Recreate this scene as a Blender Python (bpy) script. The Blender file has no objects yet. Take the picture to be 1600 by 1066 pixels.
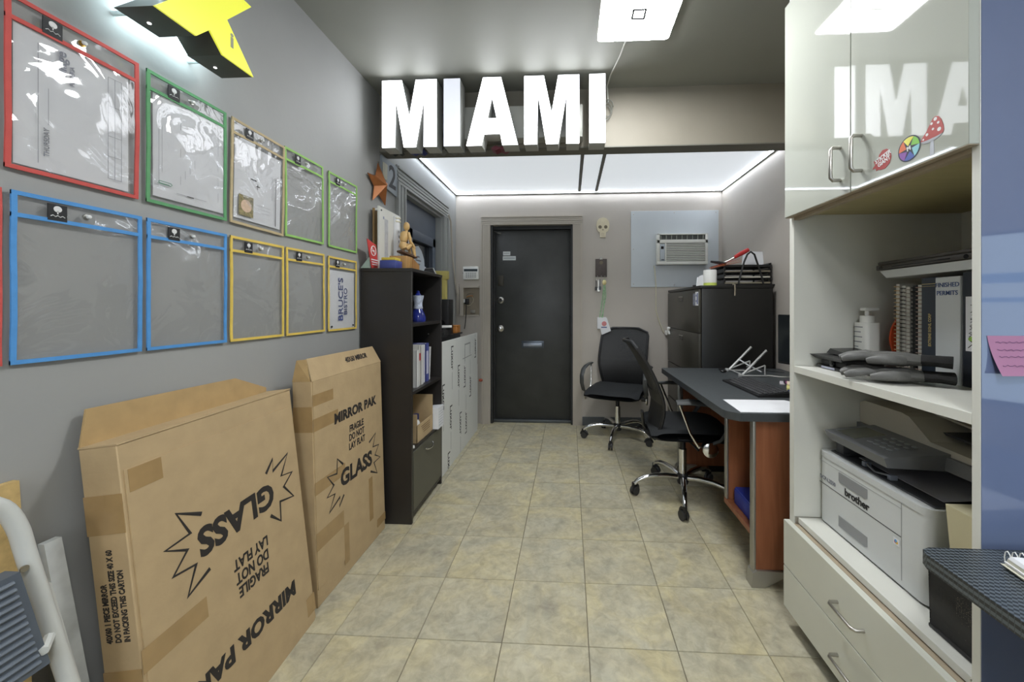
import bpy, bmesh, math, random
from mathutils import Vector, Matrix, noise
random.seed(7)
S = bpy.context.scene
COL = S.collection
PI = math.pi

# ---------------------------------------------------------------- camera, world, exposure
YAW = 0.0541485
cd = bpy.data.cameras.new('camera'); cam = bpy.data.objects.new('camera', cd); COL.objects.link(cam)
cd.sensor_fit = 'HORIZONTAL'; cd.sensor_width = 36; cd.lens = 594.673 / 1600 * 36
cd.shift_x = (800 - 857.78) / 1600; cd.shift_y = (478.11 - 533) / 1600
cd.clip_start = 0.01
cam.location = (0, 0, 1.18734); cam.rotation_euler = (PI / 2, 0, YAW)
S.camera = cam
W = bpy.data.worlds.new('world'); S.world = W; W.use_nodes = True
W.node_tree.nodes['Background'].inputs[0].default_value = (0.80, 0.90, 1.0, 1)
W.node_tree.nodes['Background'].inputs[1].default_value = 2.2
S.view_settings.view_transform = 'Standard'; S.view_settings.look = 'None'
S.view_settings.exposure = 0.62; S.view_settings.gamma = 1; S.view_settings.use_curve_mapping = False
LED = 46.0        # ceiling LED panels
LETTER = 3.2      # lit letter faces
SKYP = 0.40       # light ceiling panels
HALO = 6.0       # halo strip behind the yellow letter

# ---------------------------------------------------------------- materials
def lin(c):
    return tuple(((x / 255) / 12.92 if x / 255 <= .04045 else ((x / 255 + .055) / 1.055) ** 2.4) for x in c) + (1,)
MATS = {}
def mat(name, rgb, rough=.5, metal=0, var=.08, scale=8, bump=0, bscale=60, spec=.5, coat=0, emis=0, detail=4, stretch=None, ecol=None):
    if name in MATS: return MATS[name]
    m = bpy.data.materials.new(name); m.use_nodes = True; MATS[name] = m
    nt = m.node_tree; n = nt.nodes; l = nt.links; b = n['Principled BSDF']
    c = lin(rgb)
    b.inputs['Roughness'].default_value = rough; b.inputs['Metallic'].default_value = metal
    b.inputs['Specular IOR Level'].default_value = spec; b.inputs['Coat Weight'].default_value = coat
    b.inputs['Base Color'].default_value = c
    tc = n.new('ShaderNodeTexCoord'); src = tc.outputs['Object']
    if stretch:
        mp = n.new('ShaderNodeMapping'); mp.inputs['Scale'].default_value = stretch
        l.new(src, mp.inputs[0]); src = mp.outputs[0]
    if var:
        nz = n.new('ShaderNodeTexNoise'); nz.inputs['Scale'].default_value = scale; nz.inputs['Detail'].default_value = detail
        l.new(src, nz.inputs['Vector'])
        r = n.new('ShaderNodeValToRGB'); e = r.color_ramp.elements
        e[0].position = .3; e[1].position = .7
        e[0].color = tuple(x * (1 - var) for x in c[:3]) + (1,)
        e[1].color = tuple(min(1, x * (1 + var)) for x in c[:3]) + (1,)
        l.new(nz.outputs['Fac'], r.inputs[0]); l.new(r.outputs[0], b.inputs['Base Color'])
    if bump:
        nb = n.new('ShaderNodeTexNoise'); nb.inputs['Scale'].default_value = bscale; nb.inputs['Detail'].default_value = 3
        l.new(src, nb.inputs['Vector'])
        bp = n.new('ShaderNodeBump'); bp.inputs['Strength'].default_value = bump; bp.inputs['Distance'].default_value = .004
        l.new(nb.outputs['Fac'], bp.inputs['Height']); l.new(bp.outputs[0], b.inputs['Normal'])
    if emis:
        b.inputs['Emission Color'].default_value = lin(ecol or rgb); b.inputs['Emission Strength'].default_value = emis
    return m

def mat_film():
    m = bpy.data.materials.new('clear_film'); m.use_nodes = True; nt = m.node_tree; n = nt.nodes; l = nt.links
    n.remove(n['Principled BSDF']); out = n['Material Output']
    tr = n.new('ShaderNodeBsdfTransparent'); tr.inputs[0].default_value = (.95, .95, .95, 1)
    gl = n.new('ShaderNodeBsdfGlossy'); gl.inputs['Roughness'].default_value = .06
    df = n.new('ShaderNodeBsdfDiffuse'); df.inputs[0].default_value = (.7, .7, .7, 1)
    lw = n.new('ShaderNodeLayerWeight'); lw.inputs[0].default_value = .5
    pw = n.new('ShaderNodeMath'); pw.operation = 'POWER'; pw.inputs[1].default_value = 4; l.new(lw.outputs['Facing'], pw.inputs[0])
    fr = n.new('ShaderNodeMath'); fr.operation = 'MULTIPLY_ADD'; fr.inputs[1].default_value = .6; fr.inputs[2].default_value = .085; l.new(pw.outputs[0], fr.inputs[0])
    m1 = n.new('ShaderNodeMixShader'); m2 = n.new('ShaderNodeMixShader'); m2.inputs[0].default_value = .10
    tc = n.new('ShaderNodeTexCoord'); nz = n.new('ShaderNodeTexNoise'); nz.inputs['Scale'].default_value = 6.5; nz.inputs['Detail'].default_value = 2
    nz.inputs['Distortion'].default_value = 1.2
    bp = n.new('ShaderNodeBump'); bp.inputs['Strength'].default_value = .42; bp.inputs['Distance'].default_value = .025
    oi = n.new('ShaderNodeObjectInfo'); ad = n.new('ShaderNodeVectorMath'); ad.operation = 'ADD'
    l.new(tc.outputs['Object'], ad.inputs[0]); l.new(oi.outputs['Location'], ad.inputs[1])
    l.new(ad.outputs[0], nz.inputs['Vector']); l.new(nz.outputs['Fac'], bp.inputs['Height'])
    l.new(bp.outputs[0], gl.inputs['Normal'])
    l.new(tr.outputs[0], m2.inputs[1]); l.new(df.outputs[0], m2.inputs[2])
    l.new(fr.outputs[0], m1.inputs[0]); l.new(m2.outputs[0], m1.inputs[1]); l.new(gl.outputs[0], m1.inputs[2])
    l.new(m1.outputs[0], out.inputs[0]); MATS['clear_film'] = m; return m
FILM = mat_film()

def mat_tile():
    m = bpy.data.materials.new('slate_vinyl'); m.use_nodes = True; nt = m.node_tree; n = nt.nodes; l = nt.links
    b = n['Principled BSDF']; b.inputs['Roughness'].default_value = .42; b.inputs['Specular IOR Level'].default_value = .35
    tc = n.new('ShaderNodeTexCoord'); oi = n.new('ShaderNodeObjectInfo')
    sc = n.new('ShaderNodeVectorMath'); sc.operation = 'SCALE'; sc.inputs['Scale'].default_value = 37
    cmb = n.new('ShaderNodeCombineXYZ'); l.new(oi.outputs['Random'], cmb.inputs[0]); l.new(oi.outputs['Random'], cmb.inputs[2])
    l.new(cmb.outputs[0], sc.inputs[0])
    ad = n.new('ShaderNodeVectorMath'); l.new(tc.outputs['Object'], ad.inputs[0]); l.new(sc.outputs[0], ad.inputs[1])
    def nz(scale, det, dist):
        t = n.new('ShaderNodeTexNoise'); t.inputs['Scale'].default_value = scale; t.inputs['Detail'].default_value = det
        t.inputs['Distortion'].default_value = dist; t.inputs['Roughness'].default_value = .62; l.new(ad.outputs[0], t.inputs['Vector']); return t
    big = nz(5.5, 6, .9); fine = nz(26, 7, .6); hue = nz(3.2, 4, 1.2)
    r1 = n.new('ShaderNodeValToRGB'); e = r1.color_ramp.elements
    e[0].position = .30; e[0].color = lin((154, 147, 125)); e[1].position = .72; e[1].color = lin((210, 206, 182))
    x = e.new(.5); x.color = lin((192, 186, 157))
    l.new(big.outputs['Fac'], r1.inputs[0])
    r2 = n.new('ShaderNodeValToRGB'); e = r2.color_ramp.elements
    e[0].position = .34; e[0].color = lin((164, 162, 152)); e[1].position = .66; e[1].color = lin((204, 191, 148))
    x = e.new(.5); x.color = lin((184, 176, 154))
    l.new(hue.outputs['Fac'], r2.inputs[0])
    mx = n.new('ShaderNodeMixRGB'); mx.inputs[0].default_value = .5; l.new(r1.outputs[0], mx.inputs[1]); l.new(r2.outputs[0], mx.inputs[2])
    r3 = n.new('ShaderNodeValToRGB'); e = r3.color_ramp.elements
    e[0].position = .33; e[0].color = (.74, .72, .70, 1); e[1].position = .62; e[1].color = (1.08, 1.08, 1.06, 1)
    l.new(fine.outputs['Fac'], r3.inputs[0])
    m2 = n.new('ShaderNodeMixRGB'); m2.blend_type = 'MULTIPLY'; m2.inputs[0].default_value = .8
    l.new(mx.outputs[0], m2.inputs[1]); l.new(r3.outputs[0], m2.inputs[2]); l.new(m2.outputs[0], b.inputs['Base Color'])
    bp = n.new('ShaderNodeBump'); bp.inputs['Strength'].default_value = .12; bp.inputs['Distance'].default_value = .003
    l.new(fine.outputs['Fac'], bp.inputs['Height']); l.new(bp.outputs[0], b.inputs['Normal'])
    return m

def mat_carbon():
    m = bpy.data.materials.new('carbon_fibre'); m.use_nodes = True; nt = m.node_tree; n = nt.nodes; l = nt.links
    b = n['Principled BSDF']; b.inputs['Roughness'].default_value = .38
    tc = n.new('ShaderNodeTexCoord'); mp = n.new('ShaderNodeMapping'); mp.inputs['Rotation'].default_value = (0, 0, PI / 4)
    l.new(tc.outputs['Object'], mp.inputs[0])
    ck = n.new('ShaderNodeTexChecker'); ck.inputs['Scale'].default_value = 165
    ck.inputs[1].default_value = lin((34, 38, 42)); ck.inputs[2].default_value = lin((88, 96, 102))
    l.new(mp.outputs[0], ck.inputs[0]); l.new(ck.outputs[0], b.inputs['Base Color']); return m

def mat_wood(name, a, c, sc=(1, 1, 14), rough=.4):
    m = bpy.data.materials.new(name); m.use_nodes = True; nt = m.node_tree; n = nt.nodes; l = nt.links; MATS[name] = m
    b = n['Principled BSDF']; b.inputs['Roughness'].default_value = rough
    tc = n.new('ShaderNodeTexCoord'); mp = n.new('ShaderNodeMapping'); mp.inputs['Scale'].default_value = sc
    nz = n.new('ShaderNodeTexNoise'); nz.inputs['Scale'].default_value = 3.2; nz.inputs['Detail'].default_value = 7; nz.inputs['Distortion'].default_value = .7
    r = n.new('ShaderNodeValToRGB'); e = r.color_ramp.elements; e[0].position = .3; e[1].position = .72
    e[0].color = lin(a); e[1].color = lin(c)
    l.new(tc.outputs['Object'], mp.inputs[0]); l.new(mp.outputs[0], nz.inputs['Vector']); l.new(nz.outputs['Fac'], r.inputs[0])
    l.new(r.outputs[0], b.inputs['Base Color']); return m

def mat_mesh(name, rgb, scale, hole):
    # woven mesh: fine see-through holes
    m = bpy.data.materials.new(name); m.use_nodes = True; nt = m.node_tree; n = nt.nodes; l = nt.links; MATS[name] = m
    b = n['Principled BSDF']; b.inputs['Base Color'].default_value = lin(rgb); b.inputs['Roughness'].default_value = .6
    tr = n.new('ShaderNodeBsdfTransparent'); mx = n.new('ShaderNodeMixShader')
    tc = n.new('ShaderNodeTexCoord'); ck = n.new('ShaderNodeTexVoronoi'); ck.inputs['Scale'].default_value = scale; ck.inputs['Randomness'].default_value = .15
    gt = n.new('ShaderNodeMath'); gt.operation = 'LESS_THAN'; gt.inputs[1].default_value = hole
    l.new(tc.outputs['Object'], ck.inputs['Vector']); l.new(ck.outputs['Distance'], gt.inputs[0]); l.new(gt.outputs[0], mx.inputs[0])
    l.new(b.outputs[0], mx.inputs[1]); l.new(tr.outputs[0], mx.inputs[2]); l.new(mx.outputs[0], n['Material Output'].inputs[0]); return m

# ---------------------------------------------------------------- mesh helpers
class MB:
    def __init__(s): s.bm = bmesh.new()
    def box(s, x0, x1, y0, y1, z0, z1, bev=0, seg=2):
        vs = [s.bm.verts.new((x, y, z)) for x in (x0, x1) for y in (y0, y1) for z in (z0, z1)]
        fs = [s.bm.faces.new([vs[i] for i in q]) for q in ((0, 1, 3, 2), (4, 6, 7, 5), (0, 4, 5, 1), (2, 3, 7, 6), (0, 2, 6, 4), (1, 5, 7, 3))]
        if bev:
            es = {e for f in fs for e in f.edges}
            bmesh.ops.bevel(s.bm, geom=list(es), offset=bev, segments=seg, profile=.5, affect='EDGES')
        return s
    def hexa(s, p):   # 8 corners: bottom 4 (ccw), top 4
        vs = [s.bm.verts.new(q) for q in p]
        for q in ((3, 2, 1, 0), (4, 5, 6, 7), (0, 1, 5, 4), (1, 2, 6, 5), (2, 3, 7, 6), (3, 0, 4, 7)): s.bm.faces.new([vs[i] for i in q])
        return s
    def quad(s, *p):
        s.bm.faces.new([s.bm.verts.new(q) for q in p]); return s
    def prism(s, poly, d0, d1, plane='xy'):
        mp = {'xy': lambda a, b, d: (a, b, d), 'xz': lambda a, b, d: (a, d, b), 'yz': lambda a, b, d: (d, a, b)}[plane]
        A = [s.bm.verts.new(mp(a, b, d0)) for a, b in poly]; B = [s.bm.verts.new(mp(a, b, d1)) for a, b in poly]
        n = len(poly)
        s.bm.faces.new(A[::-1]); s.bm.faces.new(B)
        for i in range(n): s.bm.faces.new((A[i], A[(i + 1) % n], B[(i + 1) % n], B[i]))
        return s
    def cyl(s, p0, p1, r, r2=None, n=14):
        p0 = Vector(p0); p1 = Vector(p1); d = p1 - p0; r2 = r if r2 is None else r2
        q = d.to_track_quat('Z', 'Y').to_matrix()
        A, B = [], []
        for i in range(n):
            a = 2 * PI * i / n; v = q @ Vector((math.cos(a), math.sin(a), 0))
            A.append(s.bm.verts.new(p0 + v * r)); B.append(s.bm.verts.new(p1 + v * r2))
        s.bm.faces.new(A[::-1]); s.bm.faces.new(B)
        for i in range(n): s.bm.faces.new((A[i], A[(i + 1) % n], B[(i + 1) % n], B[i]))
        return s
    def tube(s, pts, r, n=8, closed=False, flat=None):
        pts = [Vector(p) for p in pts]; k = len(pts); rings = []
        up = None
        for i, p in enumerate(pts):
            if closed: t = (pts[(i + 1) % k] - pts[i - 1])
            else: t = pts[min(i + 1, k - 1)] - pts[max(i - 1, 0)]
            t.normalize()
            if up is None:
                up = Vector((0, 0, 1)) if abs(t.z) < .9 else Vector((1, 0, 0))
            sx = t.cross(up)
            if sx.length < 1e-4: sx = t.orthogonal()
            sx.normalize(); up = sx.cross(t).normalized()
            rr = r[i] if isinstance(r, (list, tuple)) else r
            fx, fy = flat if flat else (1, 1)
            rings.append([s.bm.verts.new(p + (sx * math.cos(2 * PI * j / n) * fx + up * math.sin(2 * PI * j / n) * fy) * rr) for j in range(n)])
        for i in range(k if closed else k - 1):
            a, b = rings[i], rings[(i + 1) % k]
            for j in range(n): s.bm.faces.new((a[j], a[(j + 1) % n], b[(j + 1) % n], b[j]))
        if not closed: s.bm.faces.new(rings[0][::-1]); s.bm.faces.new(rings[-1])
        return s
    def lathe(s, prof, c=(0, 0, 0), n=24, axis='z'):
        rings = []
        for r, h in prof:
            ring = []
            for j in range(n):
                a = 2 * PI * j / n; x, y = r * math.cos(a), r * math.sin(a)
                v = {'z': (x, y, h), 'y': (x, h, y), 'x': (h, x, y)}[axis]
                ring.append(s.bm.verts.new((c[0] + v[0], c[1] + v[1], c[2] + v[2])))
            rings.append(ring)
        for a, b in zip(rings, rings[1:]):
            for j in range(n): s.bm.faces.new((a[j], a[(j + 1) % n], b[(j + 1) % n], b[j]))
        s.bm.faces.new(rings[0][::-1]); s.bm.faces.new(rings[-1]); return s
    def grid(s, fn, nu, nv):
        g = [[s.bm.verts.new(fn(i / nu, j / nv)) for j in range(nv + 1)] for i in range(nu + 1)]
        for i in range(nu):
            for j in range(nv): s.bm.faces.new((g[i][j], g[i + 1][j], g[i + 1][j + 1], g[i][j + 1]))
        return s
    def blob(s, c, r, n=16, m=10):
        prof = []
        for i in range(m + 1):
            t = -PI / 2 + PI * i / m; prof.append((max(1e-4, math.cos(t)), math.sin(t)))
        k0 = len(s.bm.verts); s.lathe(prof, (0, 0, 0), n); s.bm.verts.ensure_lookup_table()
        for v in list(s.bm.verts)[k0:]: v.co = Vector((c[0] + v.co.x * r[0], c[1] + v.co.y * r[1], c[2] + v.co.z * r[2]))
        return s
    def xf(s, M):
        bmesh.ops.transform(s.bm, matrix=M, verts=s.bm.verts[:]); return s
    def build(s, name, m, parent=None, smooth=True, recalc=True, subd=0):
        if recalc: bmesh.ops.recalc_face_normals(s.bm, faces=s.bm.faces[:])
        me = bpy.data.meshes.new(name); s.bm.to_mesh(me); s.bm.free()
        me.materials.append(m)
        if smooth:
            me.shade_smooth(); me.set_sharp_from_angle(angle=math.radians(38))
        o = bpy.data.objects.new(name, me); COL.objects.link(o); o.parent = parent
        if subd:
            md = o.modifiers.new('subdivision', 'SUBSURF'); md.levels = subd; md.render_levels = subd
        return o

FR = {'L': Matrix(((0, 0, 1), (1, 0, 0), (0, 1, 0))), 'B': Matrix(((1, 0, 0), (0, 0, -1), (0, 1, 0))), 'R': Matrix(((0, 0, -1), (-1, 0, 0), (0, 1, 0))), 'F': Matrix.Identity(3)}
def tag(o, label, cat, group=None):
    o['label'] = label; o['category'] = cat
    if group: o['group'] = group
    return o
def thing(name, label, cat, loc=(0, 0, 0), rz=0, frame='F', group=None, extra=None, size=1):
    o = bpy.data.objects.new(name, None); COL.objects.link(o); o.empty_display_size = .05
    M = Matrix.Translation(loc) @ FR[frame].to_4x4() @ Matrix.Rotation(rz, 4, 'Z')
    if extra is not None: M = M @ extra
    if size != 1: M = M @ Matrix.Scale(size, 4)
    o.matrix_world = M
    return tag(o, label, cat, group)
def place(o, loc, rz=0, frame='F', extra=None, size=1):
    M = Matrix.Translation(loc) @ FR[frame].to_4x4() @ Matrix.Rotation(rz, 4, 'Z')
    if extra is not None: M = M @ extra
    if size != 1: M = M @ Matrix.Scale(size, 4)
    o.matrix_world = M; return o
def struct(o): o['kind'] = 'structure'; return o
def text(name, body, size, m, parent, loc, rot=0, align='LEFT', bold=0, depth=.0004, sx=1, space=1, line=1):
    """flat lettering in the local xy plane of its parent"""
    cu = bpy.data.curves.new(name, 'FONT'); cu.body = body; cu.size = size; cu.align_x = align; cu.align_y = 'CENTER'
    cu.offset = bold; cu.extrude = depth; cu.space_character = space; cu.space_line = line; cu.resolution_u = 3
    t = bpy.data.objects.new(name, cu); COL.objects.link(t)
    dg = bpy.context.evaluated_depsgraph_get(); me = bpy.data.meshes.new_from_object(t.evaluated_get(dg))
    COL.objects.unlink(t); bpy.data.objects.remove(t)
    me.transform(Matrix.Translation(loc) @ Matrix.Rotation(rot, 4, 'Z') @ Matrix.Diagonal((sx, 1, 1, 1)))
    me.name = name; me.materials.clear(); me.materials.append(m)
    o = bpy.data.objects.new(name, me); COL.objects.link(o); o.parent = parent; return o
def smooth(pts, k=5):
    """Catmull-Rom points through the given polyline"""
    P = [Vector(p) for p in pts]; out = []
    for i in range(len(P) - 1):
        a, b, c, d = P[max(i - 1, 0)], P[i], P[i + 1], P[min(i + 2, len(P) - 1)]
        for j in range(k):
            t = j / k
            out.append(.5 * (2 * b + (c - a) * t + (2 * a - 5 * b + 4 * c - d) * t * t + (3 * b - a - 3 * c + d) * t ** 3))
    return out + [P[-1]]
def rrect(x0, x1, y0, y1, r, n=5):
    out = []
    for cx, cy, a0 in ((x1 - r, y1 - r, 0), (x0 + r, y1 - r, PI / 2), (x0 + r, y0 + r, PI), (x1 - r, y0 + r, 1.5 * PI)):
        for i in range(n + 1):
            a = a0 + PI / 2 * i / n; out.append((cx + r * math.cos(a), cy + r * math.sin(a)))
    return out

# common materials
M_wallL = mat('wall_paint_grey', (158, 159, 157), .62, var=.035, scale=3, bump=.12, bscale=45)
M_wallB = mat('wall_paint_taupe', (186, 179, 170), .62, var=.03, scale=3, bump=.15, bscale=40)
M_ceil = mat('ceiling_paint_olive', (142, 143, 135), .55, var=.03, scale=4, bump=.05)
M_sof = mat('soffit_paint', (140, 134, 121), .6, var=.04, scale=5, bump=.1)
M_sofd = mat('soffit_darker', (112, 110, 102), .6, var=.04)
M_grout = mat('tile_joint', (112, 104, 88), .8)
M_tile = mat_tile()
M_black = mat('black_plastic', (28, 28, 29), .42, var=.05)
M_blackg = mat('black_gloss', (18, 18, 19), .18, var=.04)
M_ink = mat('black_ink', (30, 30, 34), .6, var=0)
M_inkg = mat('grey_ink', (128, 130, 138), .7, var=0)
M_white = mat('white_plastic', (226, 226, 222), .4, var=.02)
M_paper = mat('white_paper', (226, 227, 230), .75, var=.02)
M_chrome = mat('chrome', (225, 225, 225), .12, 1, var=0)
M_steel = mat('brushed_steel', (185, 182, 176), .32, 1, var=.04)
M_brass = mat('brass', (196, 160, 84), .3, 1, var=.05)
# ================================================================ STRUCTURE
XL, XR, YB, YF = -1.15, 1.485, 3.80, -2.3  # room and object positions unprojected from image pixels, kept as plain numbers
ZC, ZL = 2.465, 2.315
b = MB().box(XL - .1, XR + .1, YF, YB + .15, -.05, -.0035)
floor = struct(b.build('floor', M_grout, smooth=False))
SHARED = {}
T = .305
for i in range(-3, 8):
    for j in range(-4, 10):
        x0 = -.5435 + T * i; y0 = 1.3305 + T * j
        a0, a1 = max(x0 + .0009, XL), min(x0 + T - .0009, XR); c0, c1 = max(y0 + .0009, .2), min(y0 + T - .0009, YB + .1)
        if a1 - a0 < .01 or c1 - c0 < .01: continue
        key = (round(a1 - a0, 3), round(c1 - c0, 3))
        if key not in SHARED:
            w, d = a1 - a0, c1 - c0; e = .0012
            mb = MB().hexa([(-w / 2, -d / 2, -.0035), (w / 2, -d / 2, -.0035), (w / 2, d / 2, -.0035), (-w / 2, d / 2, -.0035),
                            (-w / 2 + e, -d / 2 + e, 0), (w / 2 - e, -d / 2 + e, 0), (w / 2 - e, d / 2 - e, 0), (-w / 2 + e, d / 2 - e, 0)])
            o = mb.build('tile', M_tile, floor, smooth=False); SHARED[key] = o.data
        else:
            o = bpy.data.objects.new('tile', SHARED[key]); COL.objects.link(o); o.parent = floor
        o.location = ((a0 + a1) / 2, (c0 + c1) / 2, 0)

# left wall with a doorway
D2a, D2b, D2t = 2.585, 3.385, 2.0
b = MB().box(XL - .1, XL, YF, D2a, 0, 2.6).box(XL - .1, XL, D2b, YB + .1, 0, 2.6).box(XL - .1, XL, D2a, D2b, D2t, 2.6)
struct(b.build('wall_left', M_wallL, smooth=False))
# back wall with a doorway and a small utility recess
DA, DB, DT = -.797, .032, 2.0
b = MB().box(XL - .1, DA, YB, YB + .12, 0, 2.6).box(DB, XR + .1, YB, YB + .12, 0, 2.6).box(DA, DB, YB, YB + .12, DT, 2.6)
struct(b.build('wall_back', M_wallB, smooth=False))
struct(MB().box(XR, XR + .1, YF, YB + .1, 0, 2.6).build('wall_right', M_wallB, smooth=False))
# rear wall, behind the camera, with an invented window opening that lets world fill light in
b = MB().box(XL - .1, XR + .1, YF - .1, YF, 0, .75).box(XL - .1, XR + .1, YF - .1, YF, 2.2, 2.6).box(XL - .1, -.75, YF - .1, YF, .75, 2.2).box(1.05, XR + .1, YF - .1, YF, .75, 2.2)
struct(b.build('wall_rear', M_wallL, smooth=False))
b = MB()
for x0, x1, z0, z1 in ((-.75, 1.05, .75, .80), (-.75, 1.05, 2.15, 2.2), (-.75, -.70, .8, 2.15), (1.0, 1.05, .8, 2.15), (.13, .17, .8, 2.15)):
    b.box(x0, x1, YF - .09, YF - .02, z0, z1)
struct(b.build('fill_window_1', mat('fill_window_bronze', (60, 58, 54), .4), smooth=False))  # frame of the added window, an unseen opening for fill light
struct(MB().box(XL - .1, XR + .1, YF - .1, 2.25, ZC, ZC + .1).build('ceiling', M_ceil, smooth=False))
# dropped beam the sign hangs in front of
sf = struct(MB().box(XL, XR, 2.25, 2.35, 2.125, ZC + .1).build('trim_1', M_sof, smooth=False))
us = MB().box(XL, XR, 2.248, 2.352, 2.118, 2.1248).build('underside', M_sofd, sf, smooth=False)  # underside in a darker tone than the beam face
# roof slab above the light ceiling
struct(MB().box(XL - .1, XR + .1, 2.35, YB + .1, 2.42, 2.5).build('ceiling_upper', M_sofd, smooth=False))
# casings
M_casB = mat('casing_taupe', (186, 178, 166), .5, var=.03)
M_casL = mat('casing_grey', (158, 160, 158), .5, var=.03)
def casing(name, frame, loc, w, h, cw, m):
    e = bpy.data.objects.new(name, None); COL.objects.link(e); place(e, loc, frame=frame); struct(e)
    def prof(b, x0, x1, y0, y1, vert, flip):
        b.box(x0, x1, y0, y1, 0, .012)
        k = 5
        for i in range(k):
            t0 = i / k; t1 = (i + .62) / k; d = (.022, .018, .02, .017, .024)[i]
            if vert:
                a, c = x0 + (x1 - x0) * t0, x0 + (x1 - x0) * t1
                b.box(a, c, y0, y1, .012, d)
            else:
                a, c = y0 + (y1 - y0) * t0, y0 + (y1 - y0) * t1
                b.box(x0, x1, a, c, .012, d)
    bb = MB(); prof(bb, -cw, 0, 0, h, True, 0); bb.build('side_casing', m, e, smooth=False)
    bb = MB(); prof(bb, w, w + cw, 0, h, True, 0); bb.build('side_casing', m, e, smooth=False)
    bb = MB(); prof(bb, -cw, w + cw, h, h + cw, False, 0); bb.build('head_casing', m, e, smooth=False)
    return e
casing('trim_2', 'B', (DA, YB, 0), DB - DA, DT, .092, M_casB)
casing('trim_3', 'L', (XL, D2a, 0), D2b - D2a, D2t, .125, M_casL)
struct(MB().box(.127, .94, YB - .012, YB, 0, .085).build('baseboard_back', mat('baseboard_grey', (92, 96, 98), .5), smooth=False))

# back door: dark jamb, leaf, hardware
M_door = mat('door_paint_black', (52, 53, 51), .42, var=.22, scale=5, bump=.06, bscale=25, detail=6)
M_jamb = mat('door_jamb_black', (40, 41, 41), .5, var=.15)
d1 = bpy.data.objects.new('door_1', None); COL.objects.link(d1); place(d1, (DA, YB + .075, 0), frame='B'); struct(d1)
dw = DB - DA
MB().box(.035, dw - .02, .03, DT - .035, -.04, 0, .004).build('leaf', M_door, d1)
MB().box(0, .035, 0, DT, -.05, .012).box(.0, .022, 0, DT, .012, .07).build('jamb', M_jamb, d1, smooth=False)
MB().box(dw - .02, dw, 0, DT, -.05, .07).build('jamb', M_jamb, d1, smooth=False)
MB().box(0, dw, DT - .035, DT, -.05, .03).build('jamb', M_jamb, d1, smooth=False)
MB().box(0, dw, 0, .03, -.05, .03, .004).build('threshold', mat('threshold_metal', (92, 96, 98), .4, .6), d1)
for hz, nm in ((.955, 'knob'), (1.245, 'deadbolt')):
    k = MB().lathe([(.0001, 0), (.034, 0), (.034, .006), (.026, .012), (.0001, .012)], (.09, hz, 0), 24).build(nm + '_rose', M_steel, d1)
    pr = [(.0001, .012), (.014, .012), (.014, .02), (.021, .026), (.021, .036), (.012, .042), (.0001, .042)] if nm == 'knob' else [(.0001, .012), (.02, .012), (.019, .018), (.0001, .018)]
    MB().lathe(pr, (.09, hz, 0), 20).build(nm, M_chrome, k)
MB().box(.062, .12, 1.39, 1.5, 0, .006, .002).build('lock_plate', mat('aged_bronze', (66, 62, 54), .5, .4), d1)
sl = MB().box(.305, .535, .755, .83, 0, .004, .0015).build('letter_slot', mat('slot_steel_dark', (86, 92, 100), .35, .8), d1)
MB().box(.325, .515, .774, .806, .004, .009, .002).build('flap', mat('slot_flap', (150, 156, 168), .35, .6), sl)
for x, y, w, h in ((.115, 1.705, .075, .04), (.112, 1.655, .135, .042)):
    p = MB().box(x, x + w, y, y + h, 0, .0012).build('sticker', mat('sticker_white', (200, 204, 202), .5), d1, smooth=False)
    MB().box(x + .008, x + w - .01, y + h * .45, y + h * .6, .0012, .0016).build('print_line', M_inkg, p, smooth=False)
MB().tube([(.03, DT - .05, .02), (.06, DT - .07, .03), (.1, DT - .075, .03)], .006).build('closer_arm', M_steel, d1)
for hz in (.25, 1.0, 1.75): MB().cyl((dw - .024, hz, .012), (dw - .024, hz + .09, .012), .008, n=10).build('hinge', M_jamb, d1)

# left-wall door
M_d2 = mat('door_paint_slate', (88, 96, 110), .45, var=.06, scale=6)
d2 = bpy.data.objects.new('door_2', None); COL.objects.link(d2); place(d2, (XL - .055, D2a, 0), frame='L'); struct(d2)
w2 = D2b - D2a
bb = MB().box(.02, .24, .01, D2t - .02, -.04, 0).box(w2 - .11, w2 - .02, .01, D2t - .02, -.04, 0).box(.24, w2 - .11, .01, .95, -.04, 0).box(.24, w2 - .11, 1.705, D2t - .02, -.04, 0)
bb.build('leaf', M_d2, d2, smooth=False)
bb = MB()
for q in ((.19, .25, .92, 1.775), (w2 - .12, w2 - .055, .92, 1.775), (.19, w2 - .055, 1.70, 1.775), (.19, w2 - .055, .92, .98)): bb.box(q[0], q[1], q[2], q[3], 0, .014, .004)
bb.build('window_moulding', M_d2, d2)
MB().box(.24, w2 - .11, .95, 1.705, -.03, -.026).build('pane', mat('dark_glass', (46, 50, 54), .08, spec=.6), d2, smooth=False)
MB().box(0, .02, 0, D2t, -.06, .05).box(w2 - .02, w2, 0, D2t, -.06, .05).box(0, w2, D2t - .02, D2t, -.06, .05).build('jamb', M_casL, d2, smooth=False)
# paper plate shape taped in the door window
nt = thing('paper_notice', 'white round-topped paper notice in the slate door window', 'notice', (XL - .080, D2a + .25, 1.22), frame='L')
poly = [(0, 0), (.36, 0), (.36, .3), (.33, .3), (.32, .36), (.27, .42), (.2, .455), (.13, .44), (.07, .4), (.04, .34), (.03, .3), (0, .28)]
MB().prism(poly, 0, .002).build('sheet', mat('pale_blue_paper', (205, 214, 222), .6, var=.02), nt, smooth=False)
for y, a, c in ((.36, .17, .22), (.33, .14, .25), (.3, .16, .23), (.26, .18, .21)): MB().box(a, c, y, y + .012, .002, .0026).build('print_line', M_inkg, nt, smooth=False)

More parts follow.
